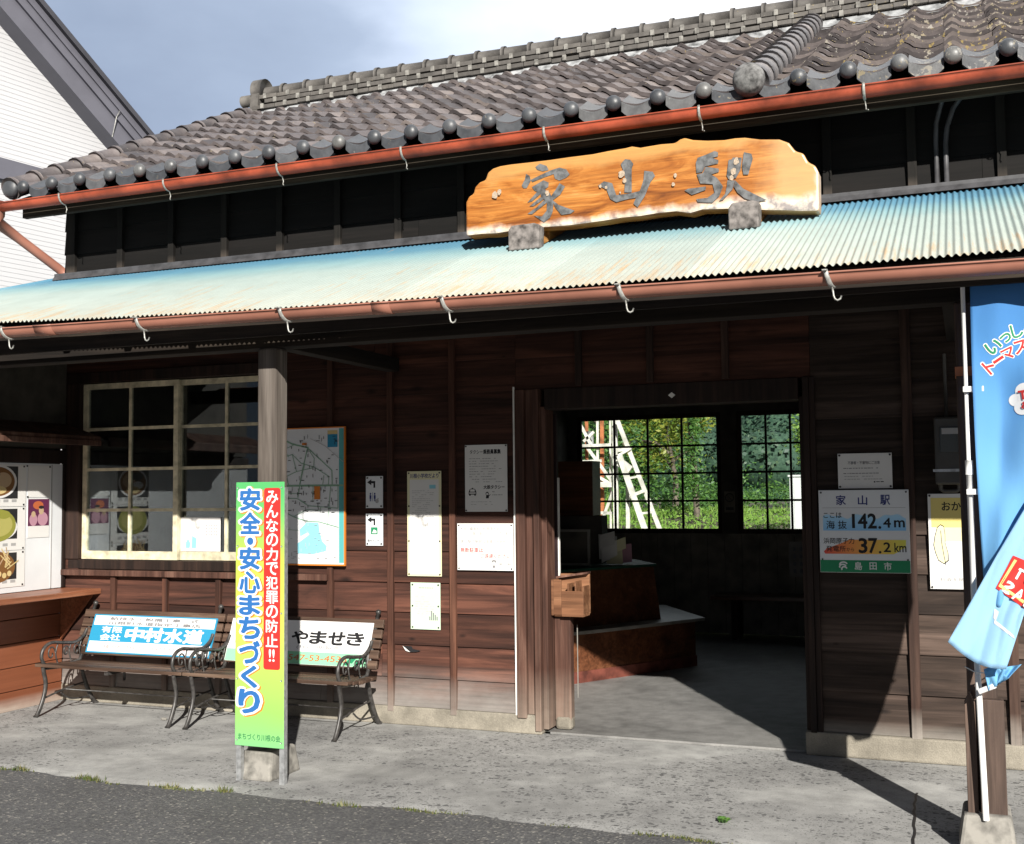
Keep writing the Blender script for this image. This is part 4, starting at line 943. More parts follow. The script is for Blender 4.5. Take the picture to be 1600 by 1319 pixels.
y = ribbon(mm, [mp(*p) for p in ((330, 190), (450, 250), (600, 380))], .003, y, 6) + .0001
y += .0002
rect(mm, mp(362, 0)[0], mp(410, 0)[0], mp(0, 690)[1], mp(0, 585)[1], y, 7); rect(mm, mp(262, 0)[0], mp(300, 0)[0], mp(0, 252)[1], mp(0, 234)[1], y, 7); y += .0003
rnd = random.Random(5)
for i in range(150):
    px, py = rnd.uniform(100, 550), rnd.choice([rnd.uniform(160, 560), rnd.uniform(590, 800), rnd.uniform(870, 1190)])
    a = mp(px, py)
    if rnd.random() < .55: w_, h_ = rnd.uniform(.003, .005), rnd.uniform(.012, .03)
    else: w_, h_ = rnd.uniform(.012, .03), rnd.uniform(.003, .005)
    if a[0] + w_ < x1 - .045 and a[1] + h_ < z1 - .01:
        rect(mm, a[0], a[0] + w_, a[1], a[1] + h_, y + i * 2e-6, 4 if py < 830 else 6)
mm.build('map_print', ['teal_ink', 'cyan_ink', 'lake', 'road_ink', 'black', 'gold_ink', 'soft_ink', 'orange_ink'], t)
# arrow signs
def arrow_sign(z0, label, second):
    t = thing('arrow_sign', label, 'sign', (-.985, -.03, z0), 'small direction signs on the wall')
    plate(t, -1.05, -.922, z0, z0 + .213, .026, .004, 'board_white'); screws(t, -1.05, -.922, z0, z0 + .213, .030, .012, .006)
    p = MB(); y = .0306
    p.poly([wv(a, z0 + b, y) for a, b in ((-1.043, .165), (-1.01, .195), (-1.01, .175), (-.990, .175), (-.990, .140), (-.977, .140), (-.977, .190), (-1.005, .190), (-1.005, .152))][::-1] if False else [wv(-1.04, z0 + .172, y), wv(-1.008, z0 + .152, y), wv(-1.008, z0 + .165, y), wv(-.992, z0 + .165, y), wv(-.992, z0 + .135, y), wv(-.979, z0 + .135, y), wv(-.979, z0 + .180, y), wv(-1.008, z0 + .180, y), wv(-1.008, z0 + .192, y)], 0)
    if second:
        rect(p, -1.012, -.962, z0 + .075, z0 + .122, y, 1); p.poly([wv(-1.004, z0 + .083, y + .0003), wv(-.97, z0 + .083, y + .0003), wv(-.97, z0 + .098, y + .0003), wv(-.99, z0 + .108, y + .0003)], 2)
        T(p, '観光センター', -1.038, -.934, z0 + .024, z0 + .042, y, 0, .01)
    else:
        for cx in (-1.015, -.983): disc(p, cx, z0 + .095, .006, .007, y, 3); rect(p, cx - .007, cx + .007, z0 + .062, z0 + .086, y, 3); rect(p, cx - .005, cx - .001, z0 + .045, z0 + .062, y, 3); rect(p, cx + .001, cx + .005, z0 + .045, z0 + .062, y, 3)
        rect(p, -1.0005, -.998, z0 + .045, z0 + .105, y, 3); disc(p, -.958, z0 + .062, .005, .005, y, 4); p.poly([wv(-.966 + .014 * math.cos(a), z0 + .046 + .014 * math.sin(a), y) for a in [i * .45 for i in range(14)]], 4)
    p.build('print', ['black', 'green_ink', 'white_ink', 'navy', 'soft_ink'], t)
arrow_sign(1.413, 'small white sign with left arrow and toilet figures', False)
arrow_sign(1.163, 'small white sign with left arrow and green square symbol', True)
# school newsletter
t = thing('newsletter', 'tall cream-edged school newsletter sheet on the wall', 'notice', (-.615, -.03, .967))
x0, x1, z0, z1 = -.742, -.494, .967, 1.653
plate(t, x0, x1, z0, z1, .024, .002, 'paper_cream'); screws(t, x0, x1, z0, z1, .026, .012, .0055, 2)
p = MB(); rect(p, x0 + .018, x1 - .018, z0 + .015, z1 - .055, .0264, 0); p.build('sheet', 'paper', t)
p = MB(); T(p, '川根小学校だより', x0 + .02, x1 - .02, z1 - .045, z1 - .015, .0263, 0, .022)
lines(p, x0 + .035, x1 - .035, z1 - .30, z1 - .13, 14, .0268, 1, .003, 3); rect(p, x1 - .085, x1 - .04, z1 - .115, z1 - .09, .0268, 3); rect(p, x1 - .10, x1 - .04, z1 - .36, z1 - .315, .0268, 1)
rect(p, x1 - .096, x1 - .044, z1 - .356, z1 - .319, .0271, 4); lines(p, x0 + .04, x1 - .05, z0 + .10, z0 + .27, 9, .0268, 2, .003, 9, .5)
p.build('print', ['navy', 'soft_ink', 'rose_ink', 'lake', 'white_ink'], t)
t = thing('notice_sheet', 'pale green notice sheet below the school newsletter', 'notice', (-.61, -.03, .62))
x0, x1, z0, z1 = -.720, -.505, .622, .925
plate(t, x0, x1, z0, z1, .024, .002, 'paper_mint'); screws(t, x0, x1, z0, z1, .026, .014, .0055, 1)
p = MB(); lines(p, x0 + .06, x1 - .05, z1 - .04, z1 - .036, 1, .0264, 0, .004, 2); lines(p, x0 + .035, x1 - .04, z0 + .10, z0 + .21, 8, .0264, 1, .0025, 4, .6)
for i in range(5): rect(p, x1 - .08 + .013 * i, x1 - .072 + .013 * i, z0 + .06, z0 + .085 + .012 * ((i * 3) % 4), .0264, 0)
p.build('print', ['grey_ink', 'soft_ink'], t)
# taxi notice
t = thing('taxi_notice', 'white taxi driver recruitment notice with small car drawing', 'notice', (-.18, -.03, 1.385))
x0, x1, z0, z1 = -.323, -.028, 1.386, 1.816
plate(t, x0, x1, z0, z1, .024, .002, 'paper'); screws(t, x0, x1, z0, z1, .026, .008, .0055)
p = MB(); T(p, 'タクシー', x0 + .035, x0 + .125, z1 - .058, z1 - .032, .0264, 0, .012); T(p, '乗務員募集', x0 + .13, x1 - .045, z1 - .060, z1 - .030, .0264, 0, .035)
lines(p, x0 + .03, x1 - .03, z0 + .19, z1 - .09, 10, .0264, 1, .003, 12, .75); T(p, '大鉄タクシー', x0 + .13, x1 - .02, z0 + .145, z0 + .170, .0264, 0, .03)
lines(p, x0 + .19, x1 - .03, z0 + .105, z0 + .125, 2, .0264, 1, .004, 5); lines(p, x0 + .04, x1 - .04, z0 + .045, z0 + .062, 2, .0264, 2, .003, 8)
cx, cz = x0 + .052, z0 + .125   # small car drawing
p.poly([wv(cx - .027, cz - .015, .0264), wv(cx + .027, cz - .015, .0264), wv(cx + .027, cz + .003, .0264), wv(cx + .018, cz + .022, .0264), wv(cx - .018, cz + .022, .0264), wv(cx - .027, cz + .003, .0264)], 0); rect(p, cx - .016, cx + .016, cz + .004, cz + .019, .0267, 3); rect(p, cx - .022, cx + .022, cz - .009, cz - .001, .0267, 3); rect(p, cx - .006, cx + .006, cz + .022, cz + .028, .0264, 0); disc(p, cx - .018, cz - .017, .006, .006, .0266, 0); disc(p, cx + .018, cz - .017, .006, .006, .0266, 0)
disc(p, x0 + .155, z0 + .115, .011, .012, .0264, 0); p.poly([wv(x0 + .145, z0 + .085, .0264), wv(x0 + .165, z0 + .085, .0264), wv(x0 + .168, z0 + .1, .0264), wv(x0 + .182, z0 + .113, .0264), wv(x0 + .165, z0 + .106, .0264), wv(x0 + .148, z0 + .104, .0264)], 0); disc(p, x0 + .155, z0 + .113, .007, .007, .0267, 3)
p.build('print', ['black', 'grey_ink', 'soft_ink', 'paper'], t)
# parking notice
t = thing('parking_notice', 'wide white no-parking courtesy notice with red lines beside the door frame', 'notice', (-.17, -.05, 1.01))
x0, x1, z0, z1 = -.375, .014, 1.012, 1.311
plate(t, x0, x1, z0, z1, .036, .003, 'paper'); screws(t, x0, x1, z0, z1, .039, .012, .005)
p = MB(); y = .0395
T(p, '大井川鐵道をご利用頂きまして', x0 + .02, x1 - .05, z1 - .045, z1 - .023, y, 0); T(p, '誠にありがとうございます', x0 + .11, x1 - .012, z1 - .074, z1 - .053, y, 0)
T(p, '家山駅の駅前は', x0 + .025, x0 + .20, z1 - .126, z1 - .105, y, 0); T(p, '駐車できません', x0 + .205, x1 - .03, z1 - .126, z1 - .105, y, 1); T(p, '無断駐車は', x0 + .022, x0 + .18, z1 - .186, z1 - .155, y, 2, .012); T(p, 'ご遠慮ください', x0 + .165, x1 - .02, z1 - .222, z1 - .193, y, 2, .004)
disc(p, x0 + .255, z0 + .05, .016, .017, y, 0); disc(p, x0 + .255, z0 + .046, .012, .011, y + .0003, 3); rect(p, x0 + .237, x0 + .273, z0 + .060, z0 + .064, y + .0005, 0); rect(p, x0 + .248, x0 + .262, z0 + .017, z0 + .031, y, 0)
T(p, '家山駅', x0 + .29, x1 - .015, z0 + .032, z0 + .048, y, 0); p.build('print', ['grey_ink', 'pink_ink', 'red_ink', 'paper'], t)
# right-hand notices
t = thing('warning_notice', 'small white printed notice directly above the altitude sign', 'notice', (2.16, -.05, 1.50))
x0, x1, z0, z1 = 2.013, 2.307, 1.510, 1.708
plate(t, x0, x1, z0, z1, .036, .003, 'paper'); screws(t, x0, x1, z0, z1, .039, .01, .006)
p = MB(); T(p, '不審者・不審物にご注意', x0 + .055, x1 - .065, z1 - .062, z1 - .044, .0395, 0, .015); lines(p, x0 + .03, x1 - .04, z1 - .115, z1 - .086, 2, .0395, 0, .004, 6, .9); lines(p, x0 + .035, x1 - .05, z0 + .05, z0 + .066, 2, .0395, 1, .004, 16, .8); rect(p, x1 - .10, x1 - .092, z0 + .032, z0 + .04, .0395, 2); lines(p, x1 - .086, x1 - .03, z0 + .033, z0 + .034, 1, .0395, 2, .005, 4, .9)
p.build('print', ['grey_ink', 'soft_ink', 'black'], t)
ES = (1.903, -.05, 1.036)
t = thing('altitude_sign', 'white altitude and distance sign with green bottom band', 'sign', ES)
x0, x1, z0, z1 = 1.903, 2.391, 1.036, 1.5015
plate(t, x0, x1, z0, z1, .046, .012, 'board_white', 'panel', .003); screws(t, x0, x1, z0 + .06, z1, .058, .014, .005)
p = MB(); y = .0585; W_ = x1 - x0; H_ = z1 - z0
rect(p, x0 + .002, x1 - .002, z0 + .002, z0 + .070, y, 0)
p.build('green_band', ['green_ink', 'grey_ink'], t); p = MB(); rect(p, x0 + .02, x1 - .018, z1 - .1015, z1 - .100, y, 0); p.build('ruled_line', 'grey_ink', t)
g = MB(); n = 40; top_ = [(x0 + .022 + (W_ - .04) * i / n, z0 + .318 + .010 * math.sin(i * .42) * (1 if i > 8 else .6) + .006 * math.sin(i * .9)) for i in range(n + 1)]
g.poly([wv(x0 + .022, z0 + .236, y), wv(x0 + .022 + (W_ - .04), z0 + .236, y)] + [wv(a, b, y) for a, b in top_[::-1]]); g.build('blue_wave', 'wave', t)
g = MB(); g.poly([wv(x0 + a, z0 + b, y) for a, b in ((.03, .105), (.40, .105), (.425, .118), (.445, .135), (.465, .140), (.467, .185), (.16, .185), (.12, .165), (.04, .135), (.022, .118))]); g.build('colour_arrow', 'rainbow', t)
p = MB(); y = .0591
Tc(p, '家', x0 + .095, x0 + .152, z1 - .085, z1 - .030, y, 1, .018); p.build('heading', ['black', 'navy', 'white_ink'], t); p = MB(); Tc(p, '山', x0 + .215, x0 + .268, z1 - .085, z1 - .032, y, 1, .018); p.build('heading', ['black', 'navy', 'white_ink'], t); p = MB(); Tc(p, '駅', x0 + .335, x0 + .390, z1 - .085, z1 - .030, y, 1, .018)
p.build('heading', ['black', 'navy', 'white_ink'], t); p = MB()
T(p, 'ここは', x0 + .026, x0 + .125, z0 + .308, z0 + .338, y, 0, .012); Tc(p, '海', x0 + .038, x0 + .088, z0 + .246, z0 + .292, y, 0, .012); Tc(p, '抜', x0 + .103, x0 + .153, z0 + .246, z0 + .292, y, 0, .012)
T(p, '1', x0 + .181, x0 + .197, z0 + .250, z0 + .330, y, 0, .0); T(p, '4', x0 + .215, x0 + .262, z0 + .250, z0 + .330, y, 0, .025); T(p, '2', x0 + .268, x0 + .312, z0 + .250, z0 + .330, y, 0, .025); disc(p, x0 + .330, z0 + .254, .008, .008, y, 0); T(p, '4', x0 + .350, x0 + .388, z0 + .254, z0 + .306, y, 0, .02); T(p, 'm', x0 + .408, x0 + .462, z0 + .256, z0 + .293, y, 0, .02)
p.build('altitude_line', ['black', 'navy', 'white_ink'], t); p = MB()
T(p, '浜岡原子力', x0 + .022, x0 + .190, z0 + .162, z0 + .195, y, 0, .010); T(p, '発電所', x0 + .036, x0 + .143, z0 + .118, z0 + .150, y, 0, .010); T(p, 'から', x0 + .147, x0 + .188, z0 + .120, z0 + .140, y, 0, .006)
T(p, '3', x0 + .216, x0 + .258, z0 + .112, z0 + .192, y, 0, .025); T(p, '7', x0 + .268, x0 + .312, z0 + .112, z0 + .192, y, 0, .025); disc(p, x0 + .328, z0 + .116, .007, .007, y, 0); T(p, '2', x0 + .348, x0 + .384, z0 + .118, z0 + .170, y, 0, .02); T(p, 'km', x0 + .405, x0 + .467, z0 + .118, z0 + .168, y, 0, .012)
p.build('distance_line', ['black', 'navy', 'white_ink'], t); p = MB()
Tc(p, '島', x0 + .188, x0 + .230, z0 + .016, z0 + .060, y, 2, .015); Tc(p, '田', x0 + .268, x0 + .308, z0 + .018, z0 + .058, y, 2, .015); Tc(p, '市', x0 + .345, x0 + .388, z0 + .016, z0 + .060, y, 2, .015)
p.build('city_name', ['black', 'navy', 'white_ink'], t); p = MB()
for k, (dx, dz) in enumerate(((0, 0), (-.004, -.013), (.004, -.026))):     # city emblem: three curled strokes
    c = [(x0 + .128 + dx + (.020 - .003 * k) * math.cos(a), z0 + .046 + dz + .013 * math.sin(a)) for a in [R(200 - 26 * i) for i in range(8)]]
    ribbon(p, c, .008, y + .0004 * k, 2)
p.build('emblem', ['black', 'navy', 'white_ink'], t)
# feather poster (its cartoon figure is left out)
t = thing('campaign_poster', 'narrow white poster with yellow heading and a yellow feather, half hidden by the right post', 'poster', (2.62, -.05, .95))
x0, x1, z0, z1 = 2.489, 2.775, .953, 1.475
plate(t, x0, x1, z0, z1, .036, .003, 'paper'); screws(t, x0, x1, z0, z1, .039, .01, .006)
p = MB(); y = .0396; rect(p, x0 + .015, x1 - .015, z1 - .185, z1 - .022, y, 0); rect(p, x0 + .04, x1 - .015, z1 - .26, z1 - .185, y, 4)
T(p, 'おかえり', x0 + .072, x0 + .265, z1 - .092, z1 - .045, y + .0003, 1, .02)
fe = [(.030, .20), (.045, .155), (.075, .135), (.100, .155), (.098, .20), (.085, .25), (.085, .30), (.080, .345), (.062, .355), (.045, .34), (.030, .29), (.022, .24)]
p.poly([wv(x0 + a, z0 + b, y + .0003) for a, b in fe][::-1], 1); p.poly([wv(x0 + .061 + (a - .061) * .90, z0 + .245 + (b - .245) * .95, y + .0006) for a, b in fe][::-1], 3)
ribbon(p, [(x0 + .062, z0 + .32), (x0 + .066, z0 + .25), (x0 + .074, z0 + .19), (x0 + .084, z0 + .128)], .003, y + .0009, 1)
T(p, '社会を明るく', x0 + .05, x0 + .235, z0 + .042, z0 + .062, y + .0003, 2)
p.build('print', ['yellow_ink', 'black', 'grey_ink', 'paper_cream', 'paper_cream'], t)
# electricity meter
t = thing('electric_meter', 'dark grey electricity meter box on the wall beside the right post', 'meter', (2.62, -.02, 1.5))
b = MB(); b.box(2.535, 2.705, -.13, -.022, 1.525, 1.895); b.build('case', 'meter_box', t, .012)
b = MB(); b.box(2.565, 2.675, -.139, -.1305, 1.70, 1.84); b.build('meter_window', 'meter_glass', t, .003)
b = MB(); b.box(2.575, 2.665, -.1425, -.1395, 1.80, 1.832); b.build('meter_dial', 'soft_ink', t)
b = MB(); b.box(2.525, 2.715, -.137, -.1305, 1.595, 1.61); b.build('cover_lip', 'steel', t)
b = MB(); b.tube([(2.60, -.045, 1.897), (2.60, -.045, 2.25)], .010, 8); b.tube([(2.56, -.06, 1.53), (2.56, -.055, 1.50), (2.575, -.05, 1.49), (2.64, -.05, 1.49), (2.655, -.055, 1.50), (2.655, -.06, 1.53)], .012, 8); b.build('cable', 'meter_box', t)
# window sheet
t = thing('window_sheet', 'white sheet taped inside the lower pane of the cream window', 'notice', (-2.45, .05, 1.1))
MB().box(-2.628, -2.275, .0480, .0495, 1.108, 1.352).build('sheet', 'paper', t)
p = MB(); p.add([(-2.575, .0476, 1.13), (-2.54, .0476, 1.13), (-2.535, .0476, 1.165), (-2.555, .0476, 1.20), (-2.575, .0476, 1.17)], [(0, 1, 2, 3, 4)], 0); p.add([(-2.525, .0476, 1.13), (-2.485, .0476, 1.13), (-2.48, .0476, 1.20), (-2.52, .0476, 1.22)], [(0, 1, 2, 3)], 0)
for i in range(5):
    for j in range(4): p.add([(-2.40 + .022 * i, .0476, 1.22 + .022 * j), (-2.389 + .022 * i, .0476, 1.22 + .022 * j), (-2.389 + .022 * i, .0476, 1.235 + .022 * j), (-2.40 + .022 * i, .0476, 1.235 + .022 * j)], [(0, 1, 2, 3)], 1)
p.build('print', ['lake', 'soft_ink'], t)
# diamond plate above the door
t = MB(); t.prism([wv(1.053 + a, 2.085 + b, .031) for a, b in ((-.022, 0), (0, -.018), (.022, 0), (0, .018))], (0, -.003, 0)); tag(t.build('diamond_plate', 'lath', org=(1.053, -.031, 2.085)), 'tiny pale diamond plate on the dark lintel over the doorway', 'plate')

# ------------------------------------------------------------------ green safety board
GB = (-.82, -1.60, 0)
t = thing('safety_board', 'tall narrow green and yellow crime-prevention board on two steel stakes before the canopy post', 'sign', GB)
gx0, gx1, gz0, gz1, gy = -.955, -.652, .185, 1.575, 1.625
MB().box(gx0, gx1, -gy, -gy + .006, gz0, gz1).build('panel', 'green_board', t, .003)
for x in (gx0 + .012, gx1 - .022):
    s = MB(); s.box(x - .008, x + .022, -gy + .007, -gy + .011, -.01, gz1 - .03); s.box(x + .018, x + .022, -gy + .0112, -gy + .036, -.01, gz1 - .03); s.build('stake', 'steel', t)
s = MB()
for x in (gx0 + .014, gx1 - .014):
    for z in (gz0 + .03, gz0 + .35, gz0 + .70, gz0 + 1.05, gz1 - .03): s.tube([(x, -gy, z), (x, -gy - .003, z)], .005, 8)
s.build('bolt', 'steel', t)
rp = MB(); x0, x1, z0, z1, rr_ = gx0 + .178, gx1 - .022, gz0 + .405, gz1 - .032, .014; y = gy + .0006
rp.poly([wv(cx + rr_ * math.cos(R(a)), cz + rr_ * math.sin(R(a)), y) for cx, cz, a0 in ((x1 - rr_, z1 - rr_, 0), (x0 + rr_, z1 - rr_, 90), (x0 + rr_, z0 + rr_, 180), (x1 - rr_, z0 + rr_, 270)) for a in (a0, a0 + 30, a0 + 60, a0 + 90)]); rp.build('red_panel', 'red_ink', t)
p = MB(); n = 15; hh = (z1 - z0 - .03) / n
for i, c in enumerate('みんなの力で犯罪の防止!!'):
    cell = (z1 - z0 - .035) / 12.2; zz = z1 - .012 - cell * (i + 1)
    if c == '!':
        continue
    T(p, c, x0 + .016, x1 - .016, zz + cell * .08, zz + cell * .95, y + .0004, 0, .022)
for dx in (-.011, .011): zz = z1 - .012 - (z1 - z0 - .035) / 12.2 * 12; T(p, '!', (x0 + x1) / 2 + dx - .006, (x0 + x1) / 2 + dx + .006, zz + .005, zz + .068, y + .0004, 0, .02)
p.build('white_lettering', 'white_ink', t)
big = '安全・安心まちづくり'; cells = [.128, .125, .06, .128, .125, .115, .125, .13, .125, .135]; zz = gz1 - .03; lay = [MB(), MB(), MB()]
for c, h in zip(big, cells):
    zz -= h
    xa, xb, za, zb = gx0 + .030, gx0 + .152, zz + .010, zz + h - .006
    if c == '・': xa, xb, za, zb = gx0 + .078, gx0 + .108, zz + .014, zz + .044
    if c == 'く': xa, xb = gx0 + .045, gx0 + .135
    T(lay[0], c, xa + .001, xb + .015, za - .010, zb + .003, y + .00025, 0, .085); T(lay[1], c, xa - .006, xb + .006, za - .004, zb + .005, y + .0006, 0, .085); T(lay[2], c, xa, xb, za, zb, y + .0012, 0, .040)
lay[0].build('letter_shadow', 'orange_ink', t); lay[1].build('letter_outline', 'white_ink', t); lay[2].build('blue_lettering', 'blue_ink', t)
p = MB(); T(p, 'まちづくり川根の会', gx0 + .022, gx1 - .020, gz0 + .033, gz0 + .066, y, 0, .012); p.build('green_lettering', 'dark_green_ink', t)

# ------------------------------------------------------------------ benches
def bez(p, n=10):
    P = [Vector(q) for q in p]; o = []
    for i in range(len(P) - 1):
        a = P[max(0, i - 1)]; b = P[i]; c = P[i + 1]; d = P[min(len(P) - 1, i + 2)]
        for k in range(n):
            s = k / n; o.append(.5 * ((2 * b) + (c - a) * s + (2 * a - 5 * b + 4 * c - d) * s * s + (3 * b - a - 3 * c + d) * s ** 3))
    o.append(P[-1]); return o
BL = 1.235
def bench(x0, label):
    t = thing('bench', label, 'bench', (x0, 0, 0), 'iron-framed benches along the station wall')
    for i in range(5):
        y = -.585 + i * .078; z = .355 - (.010 * i if i < 3 else .020)
        s = MB(); s.box(x0, x0 + BL, y, y + .066, z - .022, z); s.build('seat_slat', 'bench_slat', t, .004)
    b0, b1 = Vector((0, -.205, .375)), Vector((0, -.085, .695)); bu = (b1 - b0).normalized(); bn = Vector((0, -bu.z, bu.y))
    for i in range(5):
        c = b0 + bu * (.028 + i * .068); s = MB(); s.beam((x0 + .005, c.y, c.z), (x0 + BL - .005, c.y, c.z), .022, .056, tuple(bu)); s.build('back_slat', 'bench_slat', t, .003)
    for ex in (x0 + .065, x0 + BL - .065):
        f = MB(); leg = bez([(ex, -.635, .0), (ex, -.600, .05), (ex, -.560, .14), (ex, -.548, .22), (ex, -.565, .29), (ex, -.575, .335)], 6); f.tube(leg, [.022, .020] + [.016] * (len(leg) - 2), 8, squash=.8); f.build('front_leg', 'iron', t)
        f = MB(); leg = bez([(ex, -.055, .0), (ex, -.105, .06), (ex, -.165, .17), (ex, -.205, .28), (ex, -.225, .34)], 6); f.tube(leg, [.024, .021] + [.017] * (len(leg) - 2), 8, squash=.8); f.build('rear_leg', 'iron', t)
        f = MB(); f.tube([(ex, -.575, .325), (ex, -.40, .315), (ex, -.225, .335), (ex, -.19, .40), (ex, -.072, .715)], .014, 8, squash=.9); f.ball((ex, -.066, .728), .019)
        f.tube(bez([(ex, -.555, .12), (ex, -.35, .155), (ex, -.165, .17)], 6), .007, 6); f.tube(bez([(ex, -.10, .06), (ex, -.30, .075), (ex, -.40, .13)], 6), .006, 6); f.build('end_frame', 'iron', t)
        f = MB(); f.tube(bez([(ex, -.56, .345), (ex, -.590, .40), (ex, -.570, .46), (ex, -.50, .492), (ex, -.38, .478), (ex, -.27, .470), (ex, -.19, .505), (ex, -.155, .55)], 6), .012, 8)
        for cy, r0 in ((-.50, .040), (-.36, .032), (-.26, .034)):
            f.tube([(ex, cy + r0 * (1 - a / 9) * math.cos(a), .415 + r0 * (1 - a / 9) * math.sin(a) * 1.4) for a in [i * .5 for i in range(14)]], .0055, 6)
        for cy in (-.44, -.31, -.21): f.tube(bez([(ex, cy, .345), (ex, cy - .018, .41), (ex, cy, .475)], 5), .0055, 6)
        f.build('armrest', 'iron', t)
    f = MB(); f.tube([(x0 + .065, -.545, .205), (x0 + BL - .065, -.545, .205)], .0045, 6) if False else f.tube([(x0 + .065, -.36, .150), (x0 + BL - .065, -.36, .150)], .005, 6); f.build('tie_rod', 'iron', t)
    f = MB(); f.beam((x0 + BL / 2, -.58, .315), (x0 + BL / 2, -.23, .315), .03, .02); f.tube([(x0 + BL / 2, -.40, .305), (x0 + BL / 2 + .0, -.40, .245)], .010, 6); f.build('centre_brace', 'iron', t)
    return t, b0, bu, bn
def sign_frame(x0, w, b0, bu, bn, s0, s1, lift=.016):
    o = Vector((x0, b0.y, b0.z)) + bu * s0 + bn * lift
    return o, UX, bu, w, s1 - s0
# first bench: blue and white panel
t, b0, bu, bn = bench(-3.352, 'wooden slat bench with blue and white advertising panel, next to the kiosk')
o, U, V, w, h = sign_frame(-3.245, 1.075, b0, bu, bn, .012, .292)
def fq(mb, a0, a1, c0, c1, off, mi): 
    N_ = U.cross(V) * off; mb.add([o + U * (w * a) + V * (h * c) + N_ for a, c in ((a0, c0), (a1, c0), (a1, c1), (a0, c1))], [(0, 1, 2, 3)], mi)
def ft(mb, body, a0, a1, c0, c1, off, mi, bold=0): mb.text(body, o + U * (w * a0) + V * (h * c0), U, V, w * (a1 - a0), h * (c1 - c0), bold, off, mi)
pn = MB(); pn.prism([o, o + U * w, o + U * w + V * h, o + V * h][::-1], tuple(-U.cross(V) * .008)); PN = pn.build('advert_panel', 'cyan_ink', t)
p = MB(); fq(p, .012, .988, .72, .965, .0006, 0); fq(p, .012, .988, .035, .30, .0006, 0); p.build('white_band', 'white_ink', PN)
p = MB(); ft(p, '給排水・設備工事一式', .14, .86, .855, .940, .0011, 0, .03); ft(p, '川根町水道指定工事店', .13, .88, .740, .825, .0011, 0, .03); ft(p, '榛原郡 TEL 53-2197 FAX 53', .14, .80, .12, .22, .0011, 1, .0)
ft(p, '有限', .09, .26, .53, .69, .0008, 2, .02); ft(p, '会社', .09, .26, .335, .495, .0008, 2, .02)
for i, c in enumerate('中村水道'): ft(p, c, .30 + .157 * i, .442 + .157 * i, .345, .68, .0008, 2, .045)
p.build('lettering', ['grey_ink', 'pink_ink', 'white_ink'], PN)
# second bench: white and green panel
t, b0, bu, bn = bench(-2.108, 'wooden slat bench with white and green advertising panel, behind the green board')
o, U, V, w, h = sign_frame(-2.045, 1.10, b0, bu, bn, .008, .300)
pn = MB(); pn.prism([o, o + U * w, o + U * w + V * h, o + V * h][::-1], tuple(-U.cross(V) * .008)); PN = pn.build('advert_panel', 'white_ink', t)
p = MB(); fq(p, .003, .997, .006, .285, .0006, 0); fq(p, .27, .36, .72, .97, .0006, 1); fq(p, .05, .14, .42, .62, .0006, 5); fq(p, .3, .36, .40, .5, .0006, 0)
N_ = U.cross(V) * .0012; p.poly([o + U * (w * a) + V * (h * c) + N_ for a, c in ((.05, .62), (.095, .80), (.14, .62))], 3)
for i, c in enumerate('やませき'): ft(p, c, .455 + .128 * i, .565 + .128 * i, .47 + .01 * (i % 2), .76, .0008, 2, .035)
ft(p, '(株)山関製茶', .50, .80, .345, .435, .0008, 4, .0); ft(p, '0547-53-4535', .415, .86, .085, .215, .0012, 6, .01); ft(p, '有', .375, .40, .09, .21, .0012, 6, .0) if False else fq(p, .375, .40, .09, .17, .0012, 6); ft(p, '茶どころ', .62, .78, .83, .89, .0008, 5, 0)
N_ = U.cross(V) * .0014
for a, c in ((.90, .15), (.94, .12), (.87, .10), (.965, .16)): p.poly([o + U * (w * (a + q[0])) + V * (h * (c + q[1])) + N_ * (1 + a * .3) for q in ((-.03, -.06), (.0, -.08), (.035, .10), (.01, .08))], 7)
p.build('lettering', ['mint_ink', 'lake', 'black', 'navy', 'grey_ink', 'soft_ink', 'brick_ink', 'green_ink'], PN)

# ------------------------------------------------------------------ banner on its pole
t = thing('banner_flag', 'tall blue event banner on a white pole tied to the right canopy post', 'banner', (2.71, -1.62, .10))
f = MB(); f.tube([(2.722, -1.575, .13), (2.706, -1.60, .90), (2.704, -1.61, 1.62)], .0125, 10); f.tube([(2.704, -1.61, 1.60), (2.703, -1.615, 2.45)], .009, 10); f.tube([(2.704, -1.61, 1.56), (2.704, -1.61, 1.62)], .0155, 10); f.build('pole', 'white', t)
f = MB(); f.box(2.695, 2.78, -1.635, -1.622, 2.372, 2.392); f.box(2.765, 2.782, -1.635, -1.622, 2.393, 2.43); f.box(2.782, 3.34, -1.632, -1.624, 2.375, 2.389); f.build('cross_arm', 'white', t)
for z in (1.918, 1.488): f = MB(); f.box(2.690, 2.772, -1.640, -1.612, z - .012, z + .012); f.build('clip', 'white', t, .003)
f = MB(); f.beam((2.712, -1.63, .665), (2.772, -1.65, .695), .028, .022); f.build('clip', 'white', t, .003)
f = MB(); f.tube([(2.66, -1.50, .745), (2.70, -1.62, .742), (2.76, -1.62, .738), (2.79, -1.50, .74)], .0025, 5); f.build('tie_string', 'lath', t)
bx0, bx1, bz0, bz1 = 2.747, 3.345, 1.02, 2.372
def bf(u, v):
    x = bx0 + (bx1 - bx0) * u * (.52 + .48 * min(1, v * 1.7) ** .8) - .018 * math.sin(v * 2.2) * (1 - u); z = bz0 + (bz1 - bz0) * v
    d = (.020 * math.sin(u * 9 + 2.2 * v * 3) + .03 * math.sin(u * 4.2 + 1 - v * 5) + .012 * math.sin(u * 17 - v * 8) + .006 * math.sin(v * 23 + u * 6) * math.sin(u * 5 + v * 3)) * min(1, (1 - v) * 5 + .12) * min(1, u * 5 + .15)
    return Vector((x, -1.645 - .01 - d, z))
